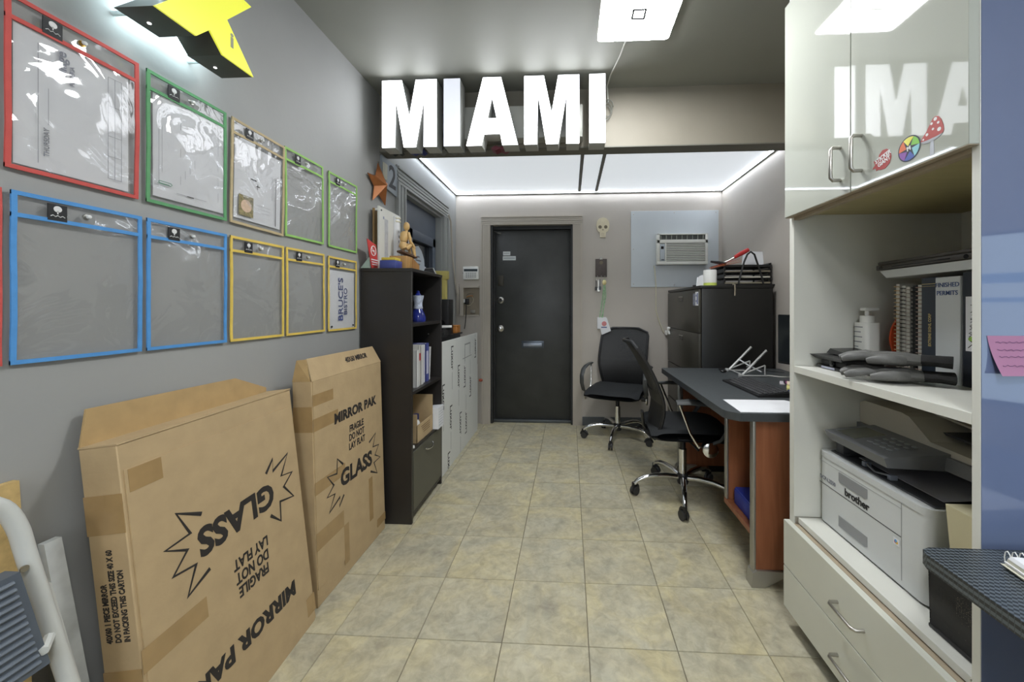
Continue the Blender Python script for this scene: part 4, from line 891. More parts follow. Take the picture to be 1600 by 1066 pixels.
# ================================================================ DESK
dk = thing('desk', 'black-topped desk with cherry wood pedestal along the right wall', 'desk', (0, 0, 0))
M_dt = mat('desk_laminate', (66, 70, 72), .42, var=.12, scale=60, bump=.05, bscale=300)
M_ch = mat_wood('cherry_wood', (132, 80, 52), (160, 102, 70), (9, 9, .9))
M_al = mat('desk_aluminium', (170, 168, 160), .35, .7, var=.03)
tp = [(.70, 1.605), (1.475, 1.605), (1.475, 2.762), (.665, 2.762), (.652, 2.74), (.652, 1.665), (.66, 1.64)]
MB().prism(tp, .712, .745).build('top', M_dt, dk)
# near pedestal (open shelf facing the chair)
MB().box(.787, 1.45, 1.655, 1.685, .072, .7115).build('pedestal_panel', M_ch, dk, smooth=False)
MB().box(.775, .7868, 1.653, 1.687, .055, .7115, .003).build('edge_trim', M_al, dk)
MB().box(.787, 1.35, 1.93, 1.955, .23, .7115).build('pedestal_panel', M_ch, dk, smooth=False)
MB().box(.775, .7868, 1.93, 1.957, .23, .7115, .003).build('edge_trim', M_al, dk)
MB().box(.775, 1.35, 1.6855, 1.9565, .205, .229).build('pedestal_floor', M_ch, dk, smooth=False)
MB().box(1.05, 1.07, 1.6855, 1.9295, .23, .7115).build('pedestal_back', M_ch, dk, smooth=False)
ft = [(0, 0), (.055, 0), (.145, .052), (.145, .068), (.02, .072), (.006, .06)]
for yy in (1.645, 2.71):
    MB().prism([(a + (.765 if yy < 2 else .745), c + .0005) for a, c in ft], yy, yy + .05, 'xz').build('foot', M_al, dk)
MB().box(.80, 1.42, 2.74, 2.758, .06, .7115).build('end_panel', M_ch, dk, smooth=False)
MB().box(.765, .7998, 2.736, 2.76, .055, .7115, .004).build('edge_trim', M_al, dk)
MB().box(1.2, 1.22, 1.957, 2.739, .25, .7115).build('modesty_panel', mat_wood('dark_cherry', (60, 30, 20), (86, 44, 28), (9, 9, .9)), dk, smooth=False)
bl = thing('blue_folder', 'bright blue folder lying in the desk pedestal shelf', 'folder', (.80, 1.70, .2292))
MB().box(0, .235, .01, .20, 0, .07, .004).build('cover', mat('folder_blue', (34, 52, 152), .5), bl)
MB().box(.004, .233, .014, .196, .0702, .078).build('papers', mat('folder_blue_top', (46, 66, 168), .5), bl)
# on the desk
DZ = .7452
kb = thing('keyboard', 'black computer keyboard on the desk', 'keyboard', (.985, 2.09, DZ), PI / 2 + .03)
KW, KD = .40, .165
MB().hexa([(-KW / 2, -KD / 2, 0), (KW / 2, -KD / 2, 0), (KW / 2, KD / 2, 0), (-KW / 2, KD / 2, 0), (-KW / 2, -KD / 2, .024), (KW / 2, -KD / 2, .024), (KW / 2, KD / 2, .009), (-KW / 2, KD / 2, .009)]).build('case', M_black, kb, smooth=False)
M_key = mat('key_dark', (58, 58, 60), .45, var=.02); KS = {}
for r_ in range(6):
    x0 = -KW / 2 + .01
    row = [.017] * 20
    if r_ == 5: row = [.017] * 3 + [.1] + [.017] * 9
    for w_ in row:
        kk = round(w_, 3)
        if x0 + w_ > KW / 2 - .008: break
        if kk not in KS:
            o = MB().box(-w_ / 2 + .0008, w_ / 2 - .0008, -.0095, .0095, 0, .005, .001, 1).build('key', M_key, kb); KS[kk] = o.data
        else:
            o = bpy.data.objects.new('key', KS[kk]); COL.objects.link(o); o.parent = kb
        yy = KD / 2 - .02 - .0245 * (5 - r_)
        o.location = (x0 + w_ / 2, yy, .0165 - yy * .0909 + .0005); o.rotation_euler = (-.0907, 0, 0)
        x0 += w_ + .0022
pa = tag(MB().prism([(.71, 1.622), (.912, 1.622), (1.02, 1.81), (1.0, 1.836), (.722, 1.836)], DZ, DZ + .0012).build('desk_paper', M_paper, smooth=False), 'white sheet of paper at the near end of the desk', 'paper')
ls = thing('laptop_stand', 'folding silver laptop stand standing empty on the desk', 'laptop stand', (1.14, 2.54, DZ), 0)
M_ls = mat('stand_silver', (206, 207, 206), .35, .5, var=.02)
for yy in (-.10, .10):
    MB().tube([(-.075, yy, .006), (.09, yy, .006)], .006, 6, flat=(1, .8)).build('foot_bar', M_ls, ls)
    MB().tube([(-.06, yy, .012), (.0, yy, .075), (.085, yy, .165)], .008, 6, flat=(.7, 1)).build('support_arm', M_ls, ls)
    MB().tube([(.075, yy, .012), (.075, yy, .07)], .005, 6).build('strut', M_ls, ls)
    MB().box(-.085, -.068, yy - .01, yy + .01, .0, .02, .002).build('stop', M_ls, ls)
    MB().tube([(-.05, yy, .02), (.075, yy, .07)], .005, 6, flat=(.8, 1)).build('brace', M_ls, ls)
MB().tube([(.005, -.10, .08), (.03, 0, .05), (.055, .10, .03)], .005, 6).tube([(.005, .10, .08), (.03, 0, .05), (.055, -.10, .03)], .005, 6).build('cross_brace', M_ls, ls)
MB().tube([(-.06, -.10, .012), (-.06, .10, .012)], .004, 6).build('cross_bar', M_ls, ls)
tag(MB().tube([(1.02, 2.60, DZ + .004), (1.03, 2.69, DZ + .004), (1.06, 2.72, DZ + .004), (1.2, 2.72, DZ + .004), (1.42, 2.6, DZ + .004)], .0038, 6).build('desk_cable', M_black), 'thin black cable lying along the far desk edge', 'cable')
ms_ = tag(MB().blob((0, 0, .009), (.022, .014, .009)).build('desk_gadget', M_blackg), 'small black gadget at the end of the desk cable', 'gadget'); place(ms_, (1.02, 2.585, DZ))
tag(MB().tube([(1.235, 2.475, DZ + .004), (1.30, 2.42, DZ + .004), (1.40, 2.40, DZ + .004), (1.46, 2.42, DZ + .004)], .004, 6).build('white_cable', M_cable), 'white cable running right from the laptop stand', 'cable')
pi_ = [(1.175, 2.2, .0, (206, 200, 206), .008, 'pale notepad under the colourful packet'), (1.125, 2.04, .0, (226, 222, 146), .016, 'pale yellow notes pad on the desk'), (1.16, 2.10, .0165, (232, 214, 190), .01, 'cream pad stacked on the yellow notes'), (1.08, 1.95, 0, (44, 50, 78), .012, 'dark navy booklet in front of the yellow notes')]
for x_, y_, z_, cc, hh, lb in pi_:
    o = MB().box(0, .10, 0, .085, 0, hh, .001, 1).build('note_pad', mat('pad_%d_%d' % (cc[0], cc[2]), cc, .6, var=.05)); place(o, (x_, y_, DZ + z_), -.5); tag(o, lb, 'note pad', 'pads at the right side of the desk')
pk = thing('colour_packet', 'small packet with coloured stripes on the pale notepad', 'packet', (1.19, 2.18, DZ + .0085), -.4)
MB().box(0, .09, 0, .05, 0, .02, .003).build('body', mat('packet_dark', (64, 54, 66), .4), pk)
for k, cc in enumerate(((196, 120, 170), (220, 190, 90), (150, 60, 70), (230, 220, 190))): MB().box(.006 + .02 * k, .018 + .02 * k, -.0006, 0, .003, .017).build('stripe', mat('stripe_%d' % k, cc, .5), pk, smooth=False)
mo = thing('desk_monitor', 'black monitor on the desk, mostly hidden by the white cabinet', 'monitor', (1.345, 2.16, DZ), -PI / 2 + .35)
MB().box(-.24, .24, 0, .02, .095, .39, .005).build('screen', M_blackg, mo)
MB().box(-.235, .235, -.001, -.0002, .11, .385).build('display', mat('display_off', (30, 34, 36), .12), mo, smooth=False)
MB().box(-.03, .03, .02, .045, .0, .25, .004).build('neck', M_black, mo)
MB().box(-.1, .1, -.03, .1, 0, .012, .004).build('base', M_black, mo)

# ================================================================ OFFICE CHAIRS
M_mesh = mat_mesh('black_mesh', (34, 35, 36), 260, .24)
M_meshd = mat_mesh('black_mesh_dense', (26, 26, 27), 300, .10)
M_seat = mat('seat_fabric', (34, 36, 38), .8, var=.12, scale=200, bump=.2, bscale=600)
M_arm = mat('arm_plastic', (66, 68, 68), .45, var=.03)
def chair(label, loc, rz, star, arm_rz=0):
    t = thing('office_chair', label, 'office chair', (loc[0], loc[1], 0), rz, group='black office chairs')
    MB().lathe([(.0001, .075), (.032, .075), (.036, .09), (.036, .125), (.028, .138), (.0001, .138)], n=20).build('hub', M_black, t)
    for k in range(5):
        a = star + 2 * PI * k / 5 - rz; ca, sa = math.cos(a), math.sin(a)
        prof = [(.03, .112), (.1, .122), (.18, .122), (.24, .112), (.285, .092), (.305, .072)]
        lg = MB().tube([(r_ * ca, r_ * sa, z) for r_, z in prof], [.017, .017, .016, .015, .013, .011], 10).build('leg', M_chrome, t)
        ct = MB().cyl((.31 * ca, .31 * sa, .05), (.31 * ca, .31 * sa, .08), .011, n=10)
        w = a + .7 * math.sin(7 * k + rz); cw, sw = math.cos(w), math.sin(w); cx_, cy_ = .31 * ca - .012 * cw, .31 * sa - .012 * sw
        ct.tube([(cx_ + .024 * math.cos(q) * cw, cy_ + .024 * math.cos(q) * sw, .03 + .03 * math.sin(q)) for q in [PI * i / 8 for i in range(9)]], .010, 8, flat=(1.6, .5))
        c_ = ct.build('caster', M_black, lg)
        wh = MB()
        for s_ in (-1, 1): wh.cyl((cx_ - sw * .006 * s_, cy_ + cw * .006 * s_, .0275), (cx_ - sw * .018 * s_, cy_ + cw * .018 * s_, .0275), .027, n=20)
        wh.build('wheel', mat('caster_wheel', (46, 46, 46), .5), lg)
    MB().cyl((0, 0, .135), (0, 0, .29), .024, n=18).build('column_sleeve', M_chrome, t)
    MB().cyl((0, 0, .29), (0, 0, .375), .017, n=16).build('column', M_black, t)
    MB().box(-.10, .10, -.07, .07, .372, .392, .006).build('mechanism', M_black, t)
    MB().tube([(0, -.06, .382), (.02, -.2, .375), (.03, -.24, .37)], .006, 8).build('lever', M_black, t)
    # seat cushion: waterfall front
    def seat(u, v, top):
        x = -.23 + .49 * u; y = (-.235 + .47 * v)
        e = max(0, 1 - ((2 * u - 1) ** 6 * .75 + (2 * v - 1) ** 6 * .75)) ** .5
        zf = .43 - .03 * max(0, u - .7) ** 1.5 * 3
        return (x * (.985 if not top else 1), y, zf + (.035 * e + .012 * (2 * v - 1) ** 2 if top else -.035 * e))
    sb = MB().grid(lambda u, v: seat(u, v, True), 16, 16).grid(lambda u, v: seat(u, 1 - v, False), 16, 16)
    bmesh.ops.remove_doubles(sb.bm, verts=sb.bm.verts[:], dist=.008)
    sb.build('seat', M_seat, t)
    # backrest: S-curved frame and two mesh fields
    BT = [(0, -.235), (.15, -.20), (.35, -.19), (.55, -.222), (.75, -.275), (.9, -.325), (1, -.365)]
    BS = smooth([(a_, b_, 0) for a_, b_ in BT], 6)
    def bx_(v):
        for p_, q_ in zip(BS, BS[1:]):
            if v <= q_.x: return p_.y + (q_.y - p_.y) * (v - p_.x) / max(1e-6, q_.x - p_.x)
        return BS[-1].y
    def bz(v): return .405 + .565 * v
    def hw(v): return (.175 + .055 * min(1, v * 2.2)) if v < .9 else .23 - .10 * ((v - .9) / .1) ** 2.2
    def bk(u, v): s_ = 2 * u - 1; return (bx_(v) + .035 * (s_ * s_ - 1) * -1 * -1 + .035, hw(v) * s_ * .97, bz(v))
    outl = [bk(1, v / 16) for v in range(17)]; top_ = [bk(1 - i / 10, 1) for i in range(1, 10)]; lft = [bk(0, 1 - v / 16) for v in range(17)]; bot_ = [bk(i / 6, 0) for i in range(1, 6)]
    MB().tube(outl + top_ + lft + bot_, .011, 8, closed=True).build('back_frame', M_black, t)
    MB().grid(lambda u, v: bk(u, .46 + .54 * v), 12, 14).build('upper_mesh', M_mesh, t)
    MB().grid(lambda u, v: bk(u, .46 * v), 12, 12).build('lower_mesh', M_meshd, t)
    MB().grid(lambda u, v: (bk(u, .36 + .12 * v)[0] - .006, bk(u, .36 + .12 * v)[1], bk(u, .36 + .12 * v)[2]), 12, 3).build('lumbar_band', M_black, t)
    MB().tube([(-.10, 0, .385), (-.22, 0, .40), (-.245, 0, .44), (-.25, 0, .52)], .016, 8, flat=(2.2, .6)).build('back_bracket', M_black, t)
    for s_ in (-1, 1):
        y0 = .255 * s_; y1 = .275 * s_
        pts = [(.07, y0, .40), (.14, y1, .44), (.185, y1, .51), (.185, y1, .575), (.14, y1, .625), (.06, y1, .645), (-.03, y1, .65), (-.10, y1, .645)]
        MB().tube(pts, [.012, .014, .015, .016, .018, .02, .02, .016], 10, flat=(1.35, .62) if True else None).build('armrest', M_arm, t)
        MB().tube([(-.085, y1, .64), (-.02, y0, .47), (.03, y0, .39)], .008, 8).build('arm_strut', M_chrome, t)
        MB().cyl((.07, .225 * s_, .39), (.07, .262 * s_, .39), .022, n=20).build('arm_mount', M_black, t)
        MB().lathe([(.0001, 0), (.042, 0), (.042, .008 * s_), (.036, .012 * s_), (.0001, .012 * s_)], (.085, .268 * s_, .385), 24, 'y').build('mount_cap', M_chrome, t)
        MB().box(-.06, .10, .14 * s_ - .02, .14 * s_ + .02, .385, .4, .003).build('arm_plate', M_black, t)
    return t
chair('black mesh office chair pulled up to the desk', (.71, 2.435), -.05, math.radians(40))
chair('black mesh office chair against the back wall facing the camera', (.43, 3.44), -1.93, math.radians(36))
# ================================================================ WHITE CABINET (right)
CX, CN, CF = .820, .805, 1.467   # front face, near side, far side
SZF = 1.083  # scale about the camera; cabinet and contents enlarged by it, positions baked in
M_lam = mat('laminate_white', (214, 214, 206), .32, var=.015); M_gl = mat('gloss_white', (174, 177, 168), .035, var=.0, spec=.5)
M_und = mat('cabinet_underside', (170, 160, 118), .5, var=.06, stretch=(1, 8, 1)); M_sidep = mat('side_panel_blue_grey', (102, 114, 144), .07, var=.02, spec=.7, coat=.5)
M_dwr = mat('drawer_front', (206, 207, 196), .3, var=.015); M_gap = mat('carcass_wood_edge', (164, 150, 128), .6, var=.1)
wc = thing('wall_cabinet', 'tall white cabinet with open shelves and glossy upper doors', 'cabinet', (CX, CN, 0))
DPT = .650
Wd = CF - CN
sp_ = MB().box(0, DPT, .0012, .018, 0, 2.40, .0006, 1).build('side_panel', M_lam, wc)
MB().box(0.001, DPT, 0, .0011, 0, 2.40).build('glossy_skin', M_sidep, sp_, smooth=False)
MB().box(0, DPT, Wd - .027, Wd, .08, 2.40, .0006, 1).build('side_panel', M_lam, wc)
MB().box(.58, .59, .0182, Wd - .0272, .08, 2.34).build('back_panel', M_lam, wc, smooth=False)
MB().box(0, .579, .0182, Wd - .0272, .9444, .9682, .0006, 1).build('shelf', M_lam, wc)
MB().box(.02, .579, .0182, Wd - .0272, 1.5195, 1.542).build('upper_floor', M_und, wc, smooth=False)
MB().box(.0, .0198, .0182, Wd - .0272, 1.50, 1.542).build('front_rail', M_gap, wc, smooth=False)
MB().box(0, .579, .0182, Wd - .0272, 2.338, 2.36).build('top_board', M_lam, wc, smooth=False)
MB().box(.0, .579, .0182, Wd - .0272, .378, .391).build('drawer_deck', M_gap, wc, smooth=False)
MB().box(.08, DPT, .0182, Wd - .03, 0, .079).build('plinth', M_black, wc, smooth=False)
tr_ = MB().box(.013, .56, .026, Wd - .032, .3953, .4153, .0006, 1).build('pull_out_tray', M_lam, wc)
for y0, y1 in ((.0184, .0255), (Wd - .0318, Wd - .0274)): MB().box(.004, .48, y0, y1, .3915, .417).build('runner', M_steel, tr_, smooth=False)
# doors
dsplit = 1.1274 - CN
for (a, c, hy, nm) in ((.001, dsplit - .001, 1.087 - CN, 'n'), (dsplit + .001, Wd - .012, 1.1686 - CN, 'f')):
    d = MB().box(-.022, -.001, a, c, 1.512, 2.29, .0012, 1).build('door', M_gl, wc)
    if nm == 'f':   # far door sheared, hinge side proud, shifting the sign's reflection left in the image
        for v in d.data.vertices: v.co.x -= .006 * (v.co.y - a)
    MB().tube([(-.022, hy, 1.558), (-.043, hy, 1.558), (-.050, hy, 1.565), (-.050, hy, 1.647), (-.043, hy, 1.654), (-.022, hy, 1.654)], .0052, 10).build('handle', M_steel, d)
    MB().box(-.0215, -.0015, a + .0005, c - .0005, 1.5105, 1.5118).build('edge_strip', M_gap, d, smooth=False)
# drawers
for z0, z1, hz in ((.2264, .392, .304), (.0726, .2231, .146)):
    d = MB().box(-.022, -.001, .0, Wd - .0, z0, z1, .001, 1).build('drawer', M_dwr, wc)
    a, c = 1.078 - CN, 1.180 - CN
    MB().tube([(-.022, a, hz), (-.044, a, hz), (-.051, a + .007, hz), (-.051, c - .007, hz), (-.044, c, hz), (-.022, c, hz)], .0049, 10).build('handle', M_steel, d)
# stickers on the near upper door
DX = CX - .0223
s = thing('round_sticker', 'red sticker with white lettering on the glossy cabinet door', 'sticker', (DX, 1.016, 1.5595), frame='R', size=SZF, group='stickers on the cabinet door')
rp = [(-.03, -.012), (-.022, -.004), (-.026, .006), (-.012, .008), (-.010, .016), (.0, .0235), (.012, .022), (.021, .014), (.025, 0), (.020, -.014), (.008, -.022), (-.004, -.0215), (-.014, -.018), (-.018, -.02), (-.02, -.012)]
MB().prism(rp, 0, .0004).build('disc', mat('sticker_red', (162, 62, 60), .4), s, smooth=False)
text('sticker_text', 'STICKER\nGIANT', .014, M_logo, s, (.003, .001, .0006), .25, 'CENTER', .0003, sx=.85, line=.85)
s = thing('round_sticker', 'colour wheel sticker beside the red one on the cabinet door', 'sticker', (DX, .940, 1.5574), frame='R', size=SZF, group='stickers on the cabinet door')
MB().lathe([(.0001, 0), (.0275, 0), (.0275, .0003), (.0001, .0003)], n=36).build('rim', mat('wheel_navy', (48, 52, 66), .4), s)
for k, cc in enumerate(((126, 190, 74), (226, 222, 96), (216, 112, 70), (134, 84, 160), (78, 96, 168), (140, 198, 206))):
    P = [(.007 * math.cos(PI * k / 3 + .9), .007 * math.sin(PI * k / 3 + .9))] + [(.0248 * math.cos(PI / 3 * (k + q / 6) + .05), .0248 * math.sin(PI / 3 * (k + q / 6) + .05)) for q in range(7)]
    P = [P[0]] + P[1:]
    MB().prism(P, .0003, .0006).build('sector', mat('sector_%d' % k, cc, .4, var=0), s, smooth=False)
text('wheel_letter', 'M', .012, M_logo, s, (0, 0, .0008), .2, 'CENTER', .0006)
s = thing('mushroom_sticker', 'red spotted mushroom sticker on the cabinet door', 'sticker', (DX, .884, 1.520), frame='R', size=SZF, group='stickers on the cabinet door')
MB().prism([(-.0245, .036), (-.010, .0345), (.010, .0345), (.0235, .036), (.0255, .041), (.0245, .050), (.020, .064), (.014, .073), (.008, .0755), (.002, .073), (-.004, .064), (-.012, .052), (-.020, .044)], 0, .0004).build('cap', mat('mushroom_red', (170, 64, 58), .4, var=.06), s, smooth=False)
MB().prism([(-.0245, .0358), (-.018, .030), (-.006, .028), (.008, .029), (.018, .032), (.0235, .0358), (.010, .0343), (-.010, .0343)], 0, .00045).build('gills', mat('gill_grey', (172, 174, 180), .5), s, smooth=False)
MB().prism([(-.004, .0), (.005, .0), (.0048, .018), (.0035, .029), (-.002, .029), (-.0035, .018)], 0, .0004).build('stem', mat('stem_grey', (186, 190, 198), .5), s, smooth=False)
for a, c, r_ in ((.008, .070, .0036), (.000, .064, .0026), (.016, .046, .004), (.014, .060, .0025), (-.010, .046, .003), (.003, .052, .0025), (-.018, .039, .002)): MB().lathe([(.0001, 0), (r_, 0), (r_, .0002), (.0001, .0002)], (a, c, .0004), 14).build('spot', M_logo, s)

# ---------------------------------------------------------------- printer
M_pw = mat('printer_white', (200, 203, 203), .45, var=.015); M_pg = mat('printer_grey', (112, 114, 118), .45, var=.03); M_pd = mat('printer_dark', (58, 59, 62), .5, var=.03)
M_seam = mat('seam_dark', (44, 45, 48), .7)
pr = thing('printer', 'white and grey multifunction printer on the pull-out tray', 'printer', (.904, 1.438, .4162), frame='R', size=SZF)
PWd, PHt, PDp = .397, .235, .40
def slab(b, x0, x1, z0, z1, y0, y1, r=.028, n=6):
    # plan outline (x right, z out), rounded at the front corners; extruded in y
    out = [(x0, z0), (x1, z0)]
    for i in range(n + 1):
        a = PI / 2 * i / n; out.append((x1 - r + r * math.cos(a), z1 - r + r * math.sin(a)))
    for i in range(n + 1):
        a = PI / 2 + PI / 2 * i / n; out.append((x0 + r + r * math.cos(a), z1 - r + r * math.sin(a)))
    A = [b.bm.verts.new((p[0], y0, p[1])) for p in out]; B = [b.bm.verts.new((p[0], y1, p[1])) for p in out]; k = len(out)
    b.bm.faces.new(A); b.bm.faces.new(B[::-1])
    for i in range(k): b.bm.faces.new((A[i], B[i], B[(i + 1) % k], A[(i + 1) % k]))
    return b
slab(MB(), 0, PWd, -PDp, 0, .006, PHt - .018).build('body', M_pw, pr)
slab(MB(), 0, PWd, -PDp, .002, PHt - .0178, PHt, .03).build('top_rim', M_pw, pr)
slab(MB(), .004, PWd - .004, -PDp + .01, -.006, 0, .006).build('foot_plate', M_pd, pr)
MB().box(.010, .322, .128, .1295, .0, .0008).build('seam', M_seam, pr, smooth=False)
MB().box(.322, .3235, .02, PHt - .02, .0, .0008).build('seam', mat('seam_light', (150, 152, 152), .6), pr, smooth=False)
MB().box(.010, .3222, .2, .2012, .0, .0006).build('seam', mat('seam_light', (150, 152, 152)), pr, smooth=False)
dp_ = MB().prism([(.105, .166), (.205, .166), (.213, .17), (.213, .196), (.10, .196), (.10, .17)], .0002, .0016).build('hand_slot', mat('slot_grey', (138, 140, 142), .5), pr, smooth=False)
MB().prism([(.10, .03), (.205, .03), (.213, .034), (.213, .062), (.10, .062), (.10, .034)], .0002, .0016).build('tray_slot', mat('slot_grey', (138, 140, 142)), pr, smooth=False)
text('maker_name', 'brother', .03, M_ink, pr, (.172, .147, .0008), 0, 'CENTER', .0008, sx=1.0)
text('model_name', 'DCP-L3550', .017, M_inkg, pr, (.012, .148, .0008), 0, 'LEFT', .0004, sx=.9)
MB().box(.30, .318, .1, .118, .0008, .0012).build('badge', M_paper, pr, smooth=False)
for k, cc in enumerate(((196, 70, 120), (236, 190, 60), (90, 160, 210))): MB().lathe([(.0001, 0), (.0038, 0), (.0038, .0003), (.0001, .0003)], (.306 + .0035 * (k % 2) + .001 * k, .108 + .003 * (k // 2), .0013 + .0003 * k), 12).build('badge_dot', mat('dot_%d' % k, cc, .4), pr)
# output well and upper unit
MB().box(.03, PWd - .01, PHt + .0002, PHt + .004, -.30, -.022, .001, 1).build('output_well', M_pd, pr)
MB().hexa([(.10, PHt + .006, -.06), (PWd - .03, PHt + .006, -.06), (PWd - .03, PHt + .02, -.28), (.10, PHt + .02, -.28), (.10, PHt + .008, -.06), (PWd - .03, PHt + .008, -.06), (PWd - .03, PHt + .022, -.28), (.10, PHt + .022, -.28)]).build('printed_sheet', mat('sheet_grey', (150, 150, 158), .6), pr, smooth=False)
for a in (.15, .24): MB().box(a, a + .012, PHt + .0042, PHt + .018, -.05, -.03, .002).build('paper_stop', mat('stop_grey', (120, 126, 138), .45), pr)
MB().tube([(.165, PHt + .014, -.035), (.2, PHt + .006, -.03), (.24, PHt + .014, -.035)], .003, 6).build('stop_wire', M_pg, pr)
MB().box(.04, .075, PHt, PHt + .052, -.12, -.03, .004).build('left_post', M_pd, pr)
MB().box(0, PWd, PHt, PHt + .06, -PDp, -.30).build('rear_column', M_pg, pr, smooth=False)
MB().hexa([(.0, PHt + .055, -.36), (PWd, PHt + .055, -.36), (PWd, PHt + .055, -.125), (.0, PHt + .055, -.125), (.0, PHt + .09, -.36), (PWd, PHt + .09, -.36), (PWd, PHt + .09, -.125), (.0, PHt + .09, -.125)]).build('scanner_base', M_pg, pr, smooth=False)
MB().hexa([(.06, PHt + .052, -.14), (.30, PHt + .052, -.14), (.285, PHt + .052, .004), (.06, PHt + .052, .004), (.06, PHt + .098, -.135), (.305, PHt + .098, -.135), (.29, PHt + .079, .016), (.057, PHt + .079, .016)]).build('control_panel', M_pg, pr, smooth=False)
def onp(x, z): return PHt + .079 + (.098 - .079) * ((.016 - z) / .151)
MB().hexa([(.075, onp(0, -.01) + .0003, -.01), (.15, onp(0, -.01) + .0003, -.01), (.15, onp(0, -.1) + .0003, -.1), (.075, onp(0, -.1) + .0003, -.1), (.075, onp(0, -.01) + .001, -.01), (.15, onp(0, -.01) + .001, -.01), (.15, onp(0, -.1) + .001, -.1), (.075, onp(0, -.1) + .001, -.1)]).build('display', mat('panel_display', (104, 106, 96), .25), pr, smooth=False)
for i in range(4):
    for j in range(4): MB().box(.175 + .022 * i, .187 + .022 * i, onp(0, -.03 - .022 * j), onp(0, -.03 - .022 * j) + .003, -.036 - .022 * j, -.026 - .022 * j, .001, 1).build('button', mat('button_light', (142, 146, 150), .4), pr)
lidp = [(-.015, PHt + .0905), (.0, PHt + .155), (.02, PHt + .165), (.16, PHt + .165), (.185, PHt + .16), (.25, PHt + .11), (PWd, PHt + .105), (PWd, PHt + .0905)]
MB().prism([(max(0, a), c) for a, c in lidp], -.36, -.135).build('scanner_lid', mat('lid_white_shaded', (186, 182, 172), .5, var=.02), pr, smooth=False)  # white lid, its shade mixed into the grey-brown colour
MB().hexa([(.19, PHt + .125, -.35), (PWd, PHt + .118, -.35), (PWd, PHt + .118, -.19), (.19, PHt + .125, -.19), (.19, PHt + .131, -.35), (PWd, PHt + .124, -.35), (PWd, PHt + .124, -.19), (.19, PHt + .131, -.19)]).build('feeder_tray', M_pd, pr, smooth=False)
MB().hexa([(.17, PHt + .162, -.34), (PWd, PHt + .138, -.34), (PWd, PHt + .138, -.22), (.17, PHt + .162, -.22), (.17, PHt + .168, -.34), (PWd, PHt + .144, -.34), (PWd, PHt + .144, -.22), (.17, PHt + .168, -.22)]).build('feeder_flap', mat('lid_white_shaded', (186, 182, 172)), pr, smooth=False)

# mesh bin with folder
M_bin = mat_mesh('bin_mesh', (40, 40, 42), 300, .42)
bn = thing('mesh_bin', 'black wire mesh bin beside the printer', 'bin', (.866, .840, .4162), size=SZF)
x1_, y1_, h_ = .26, .115, .15
MB().hexa([(0, 0, .004), (x1_, 0, .004), (x1_, .002, .004), (0, .002, .004), (-.004, 0, h_), (x1_, 0, h_), (x1_, .002, h_), (-.004, .002, h_)]).hexa([(0, y1_ - .002, .004), (x1_, y1_ - .002, .004), (x1_, y1_, .004), (0, y1_, .004), (-.004, y1_ - .002, h_), (x1_, y1_ - .002, h_), (x1_, y1_, h_), (-.004, y1_, h_)]).hexa([(0, 0, .004), (.002, 0, .004), (.002, y1_, .004), (0, y1_, .004), (-.004, 0, h_), (-.002, 0, h_), (-.002, y1_, h_), (-.004, y1_, h_)]).box(x1_ - .002, x1_, 0, y1_, .004, h_).build('mesh_wall', M_bin, bn, smooth=False)
MB().tube([(-.004, 0, h_), (x1_, 0, h_), (x1_, y1_, h_), (-.004, y1_, h_)], .0035, 8, closed=True).build('rim', M_black, bn)
MB().box(-.002, x1_ + .002, -.002, y1_ + .002, 0, .008, .002).build('base', M_black, bn)
fo = tag(MB().hexa([(0, 0, 0), (.2, 0, 0), (.2, .06, 0), (0, .06, 0), (-.012, .012, .275), (.2, .012, .275), (.2, .075, .275), (-.012, .075, .275)]).build('file_folder', mat('manila', (206, 198, 164), .65, var=.04), smooth=False), 'manila folders standing in the black mesh bin', 'folder'); place(fo, (.893, .860, .4256), size=SZF)
bk_ = tag(MB().hexa([(0, 0, 0), (.10, 0, 0), (.10, .02, 0), (0, .02, 0), (.06, 0, .12), (.11, 0, .12), (.11, .02, .12), (.06, .02, .12)]).build('black_card', M_black, smooth=False), 'black wedge of card in the mesh bin', 'card'); place(bk_, (1.007, .8455, .4256), size=SZF)

# ---------------------------------------------------------------- on the open shelf
SZ = .9686
bd = thing('binder', 'white binder titled in blue on the open shelf', 'binder', (1.067, 1.172, SZ), frame='R', size=SZF, group='binders on the open shelf')
M_wv = mat('vinyl_white', (206, 209, 210), .35, var=.02); M_nvv = mat('vinyl_navy', (42, 50, 62), .35, var=.05); M_bv = mat('vinyl_black', (46, 50, 58), .3, var=.05)
def binder(t, w, h, d, m):
    MB().box(0, w, 0, h, -.003, 0, .0012, 1).build('spine', m, t)
    MB().box(0, .003, 0, h, -d, -.0031).build('cover', m, t, smooth=False); MB().box(w - .003, w, 0, h, -d, -.0031).build('cover', m, t, smooth=False)
    MB().box(.005, w - .005, .01, h - .01, -d + .006, -.012).build('pages', M_pg_, t, smooth=False)
M_pg_ = mat('book_pages', (216, 214, 206))
binder(bd, .066, .278, .23, M_wv)
text('spine_title', 'FINISHED\nPERMITS', .0165, mat('title_blue', (62, 82, 132), .6, var=0), bd, (.0325, .246, .0005), 0, 'CENTER', .0001, sx=.92, line=1.3)
bd = thing('binder', 'navy binder with gold sideways lettering left of the white binder', 'binder', (1.078, 1.2285, SZ), frame='R', size=SZF, group='binders on the open shelf')
binder(bd, .048, .28, .22, M_nvv)
text('spine_title', 'EXTREME SIGNS, CORP', .011, mat('gold_ink', (196, 176, 122), .5, var=0), bd, (.026, .135, .0005), PI / 2, 'CENTER', .0003, sx=.8)
MB().box(.002, .046, .262, .2635, .0002, .0006).box(.002, .046, .256, .2568, .0002, .0006).build('gold_line', mat('gold_ink', (196, 176, 122)), bd, smooth=False)
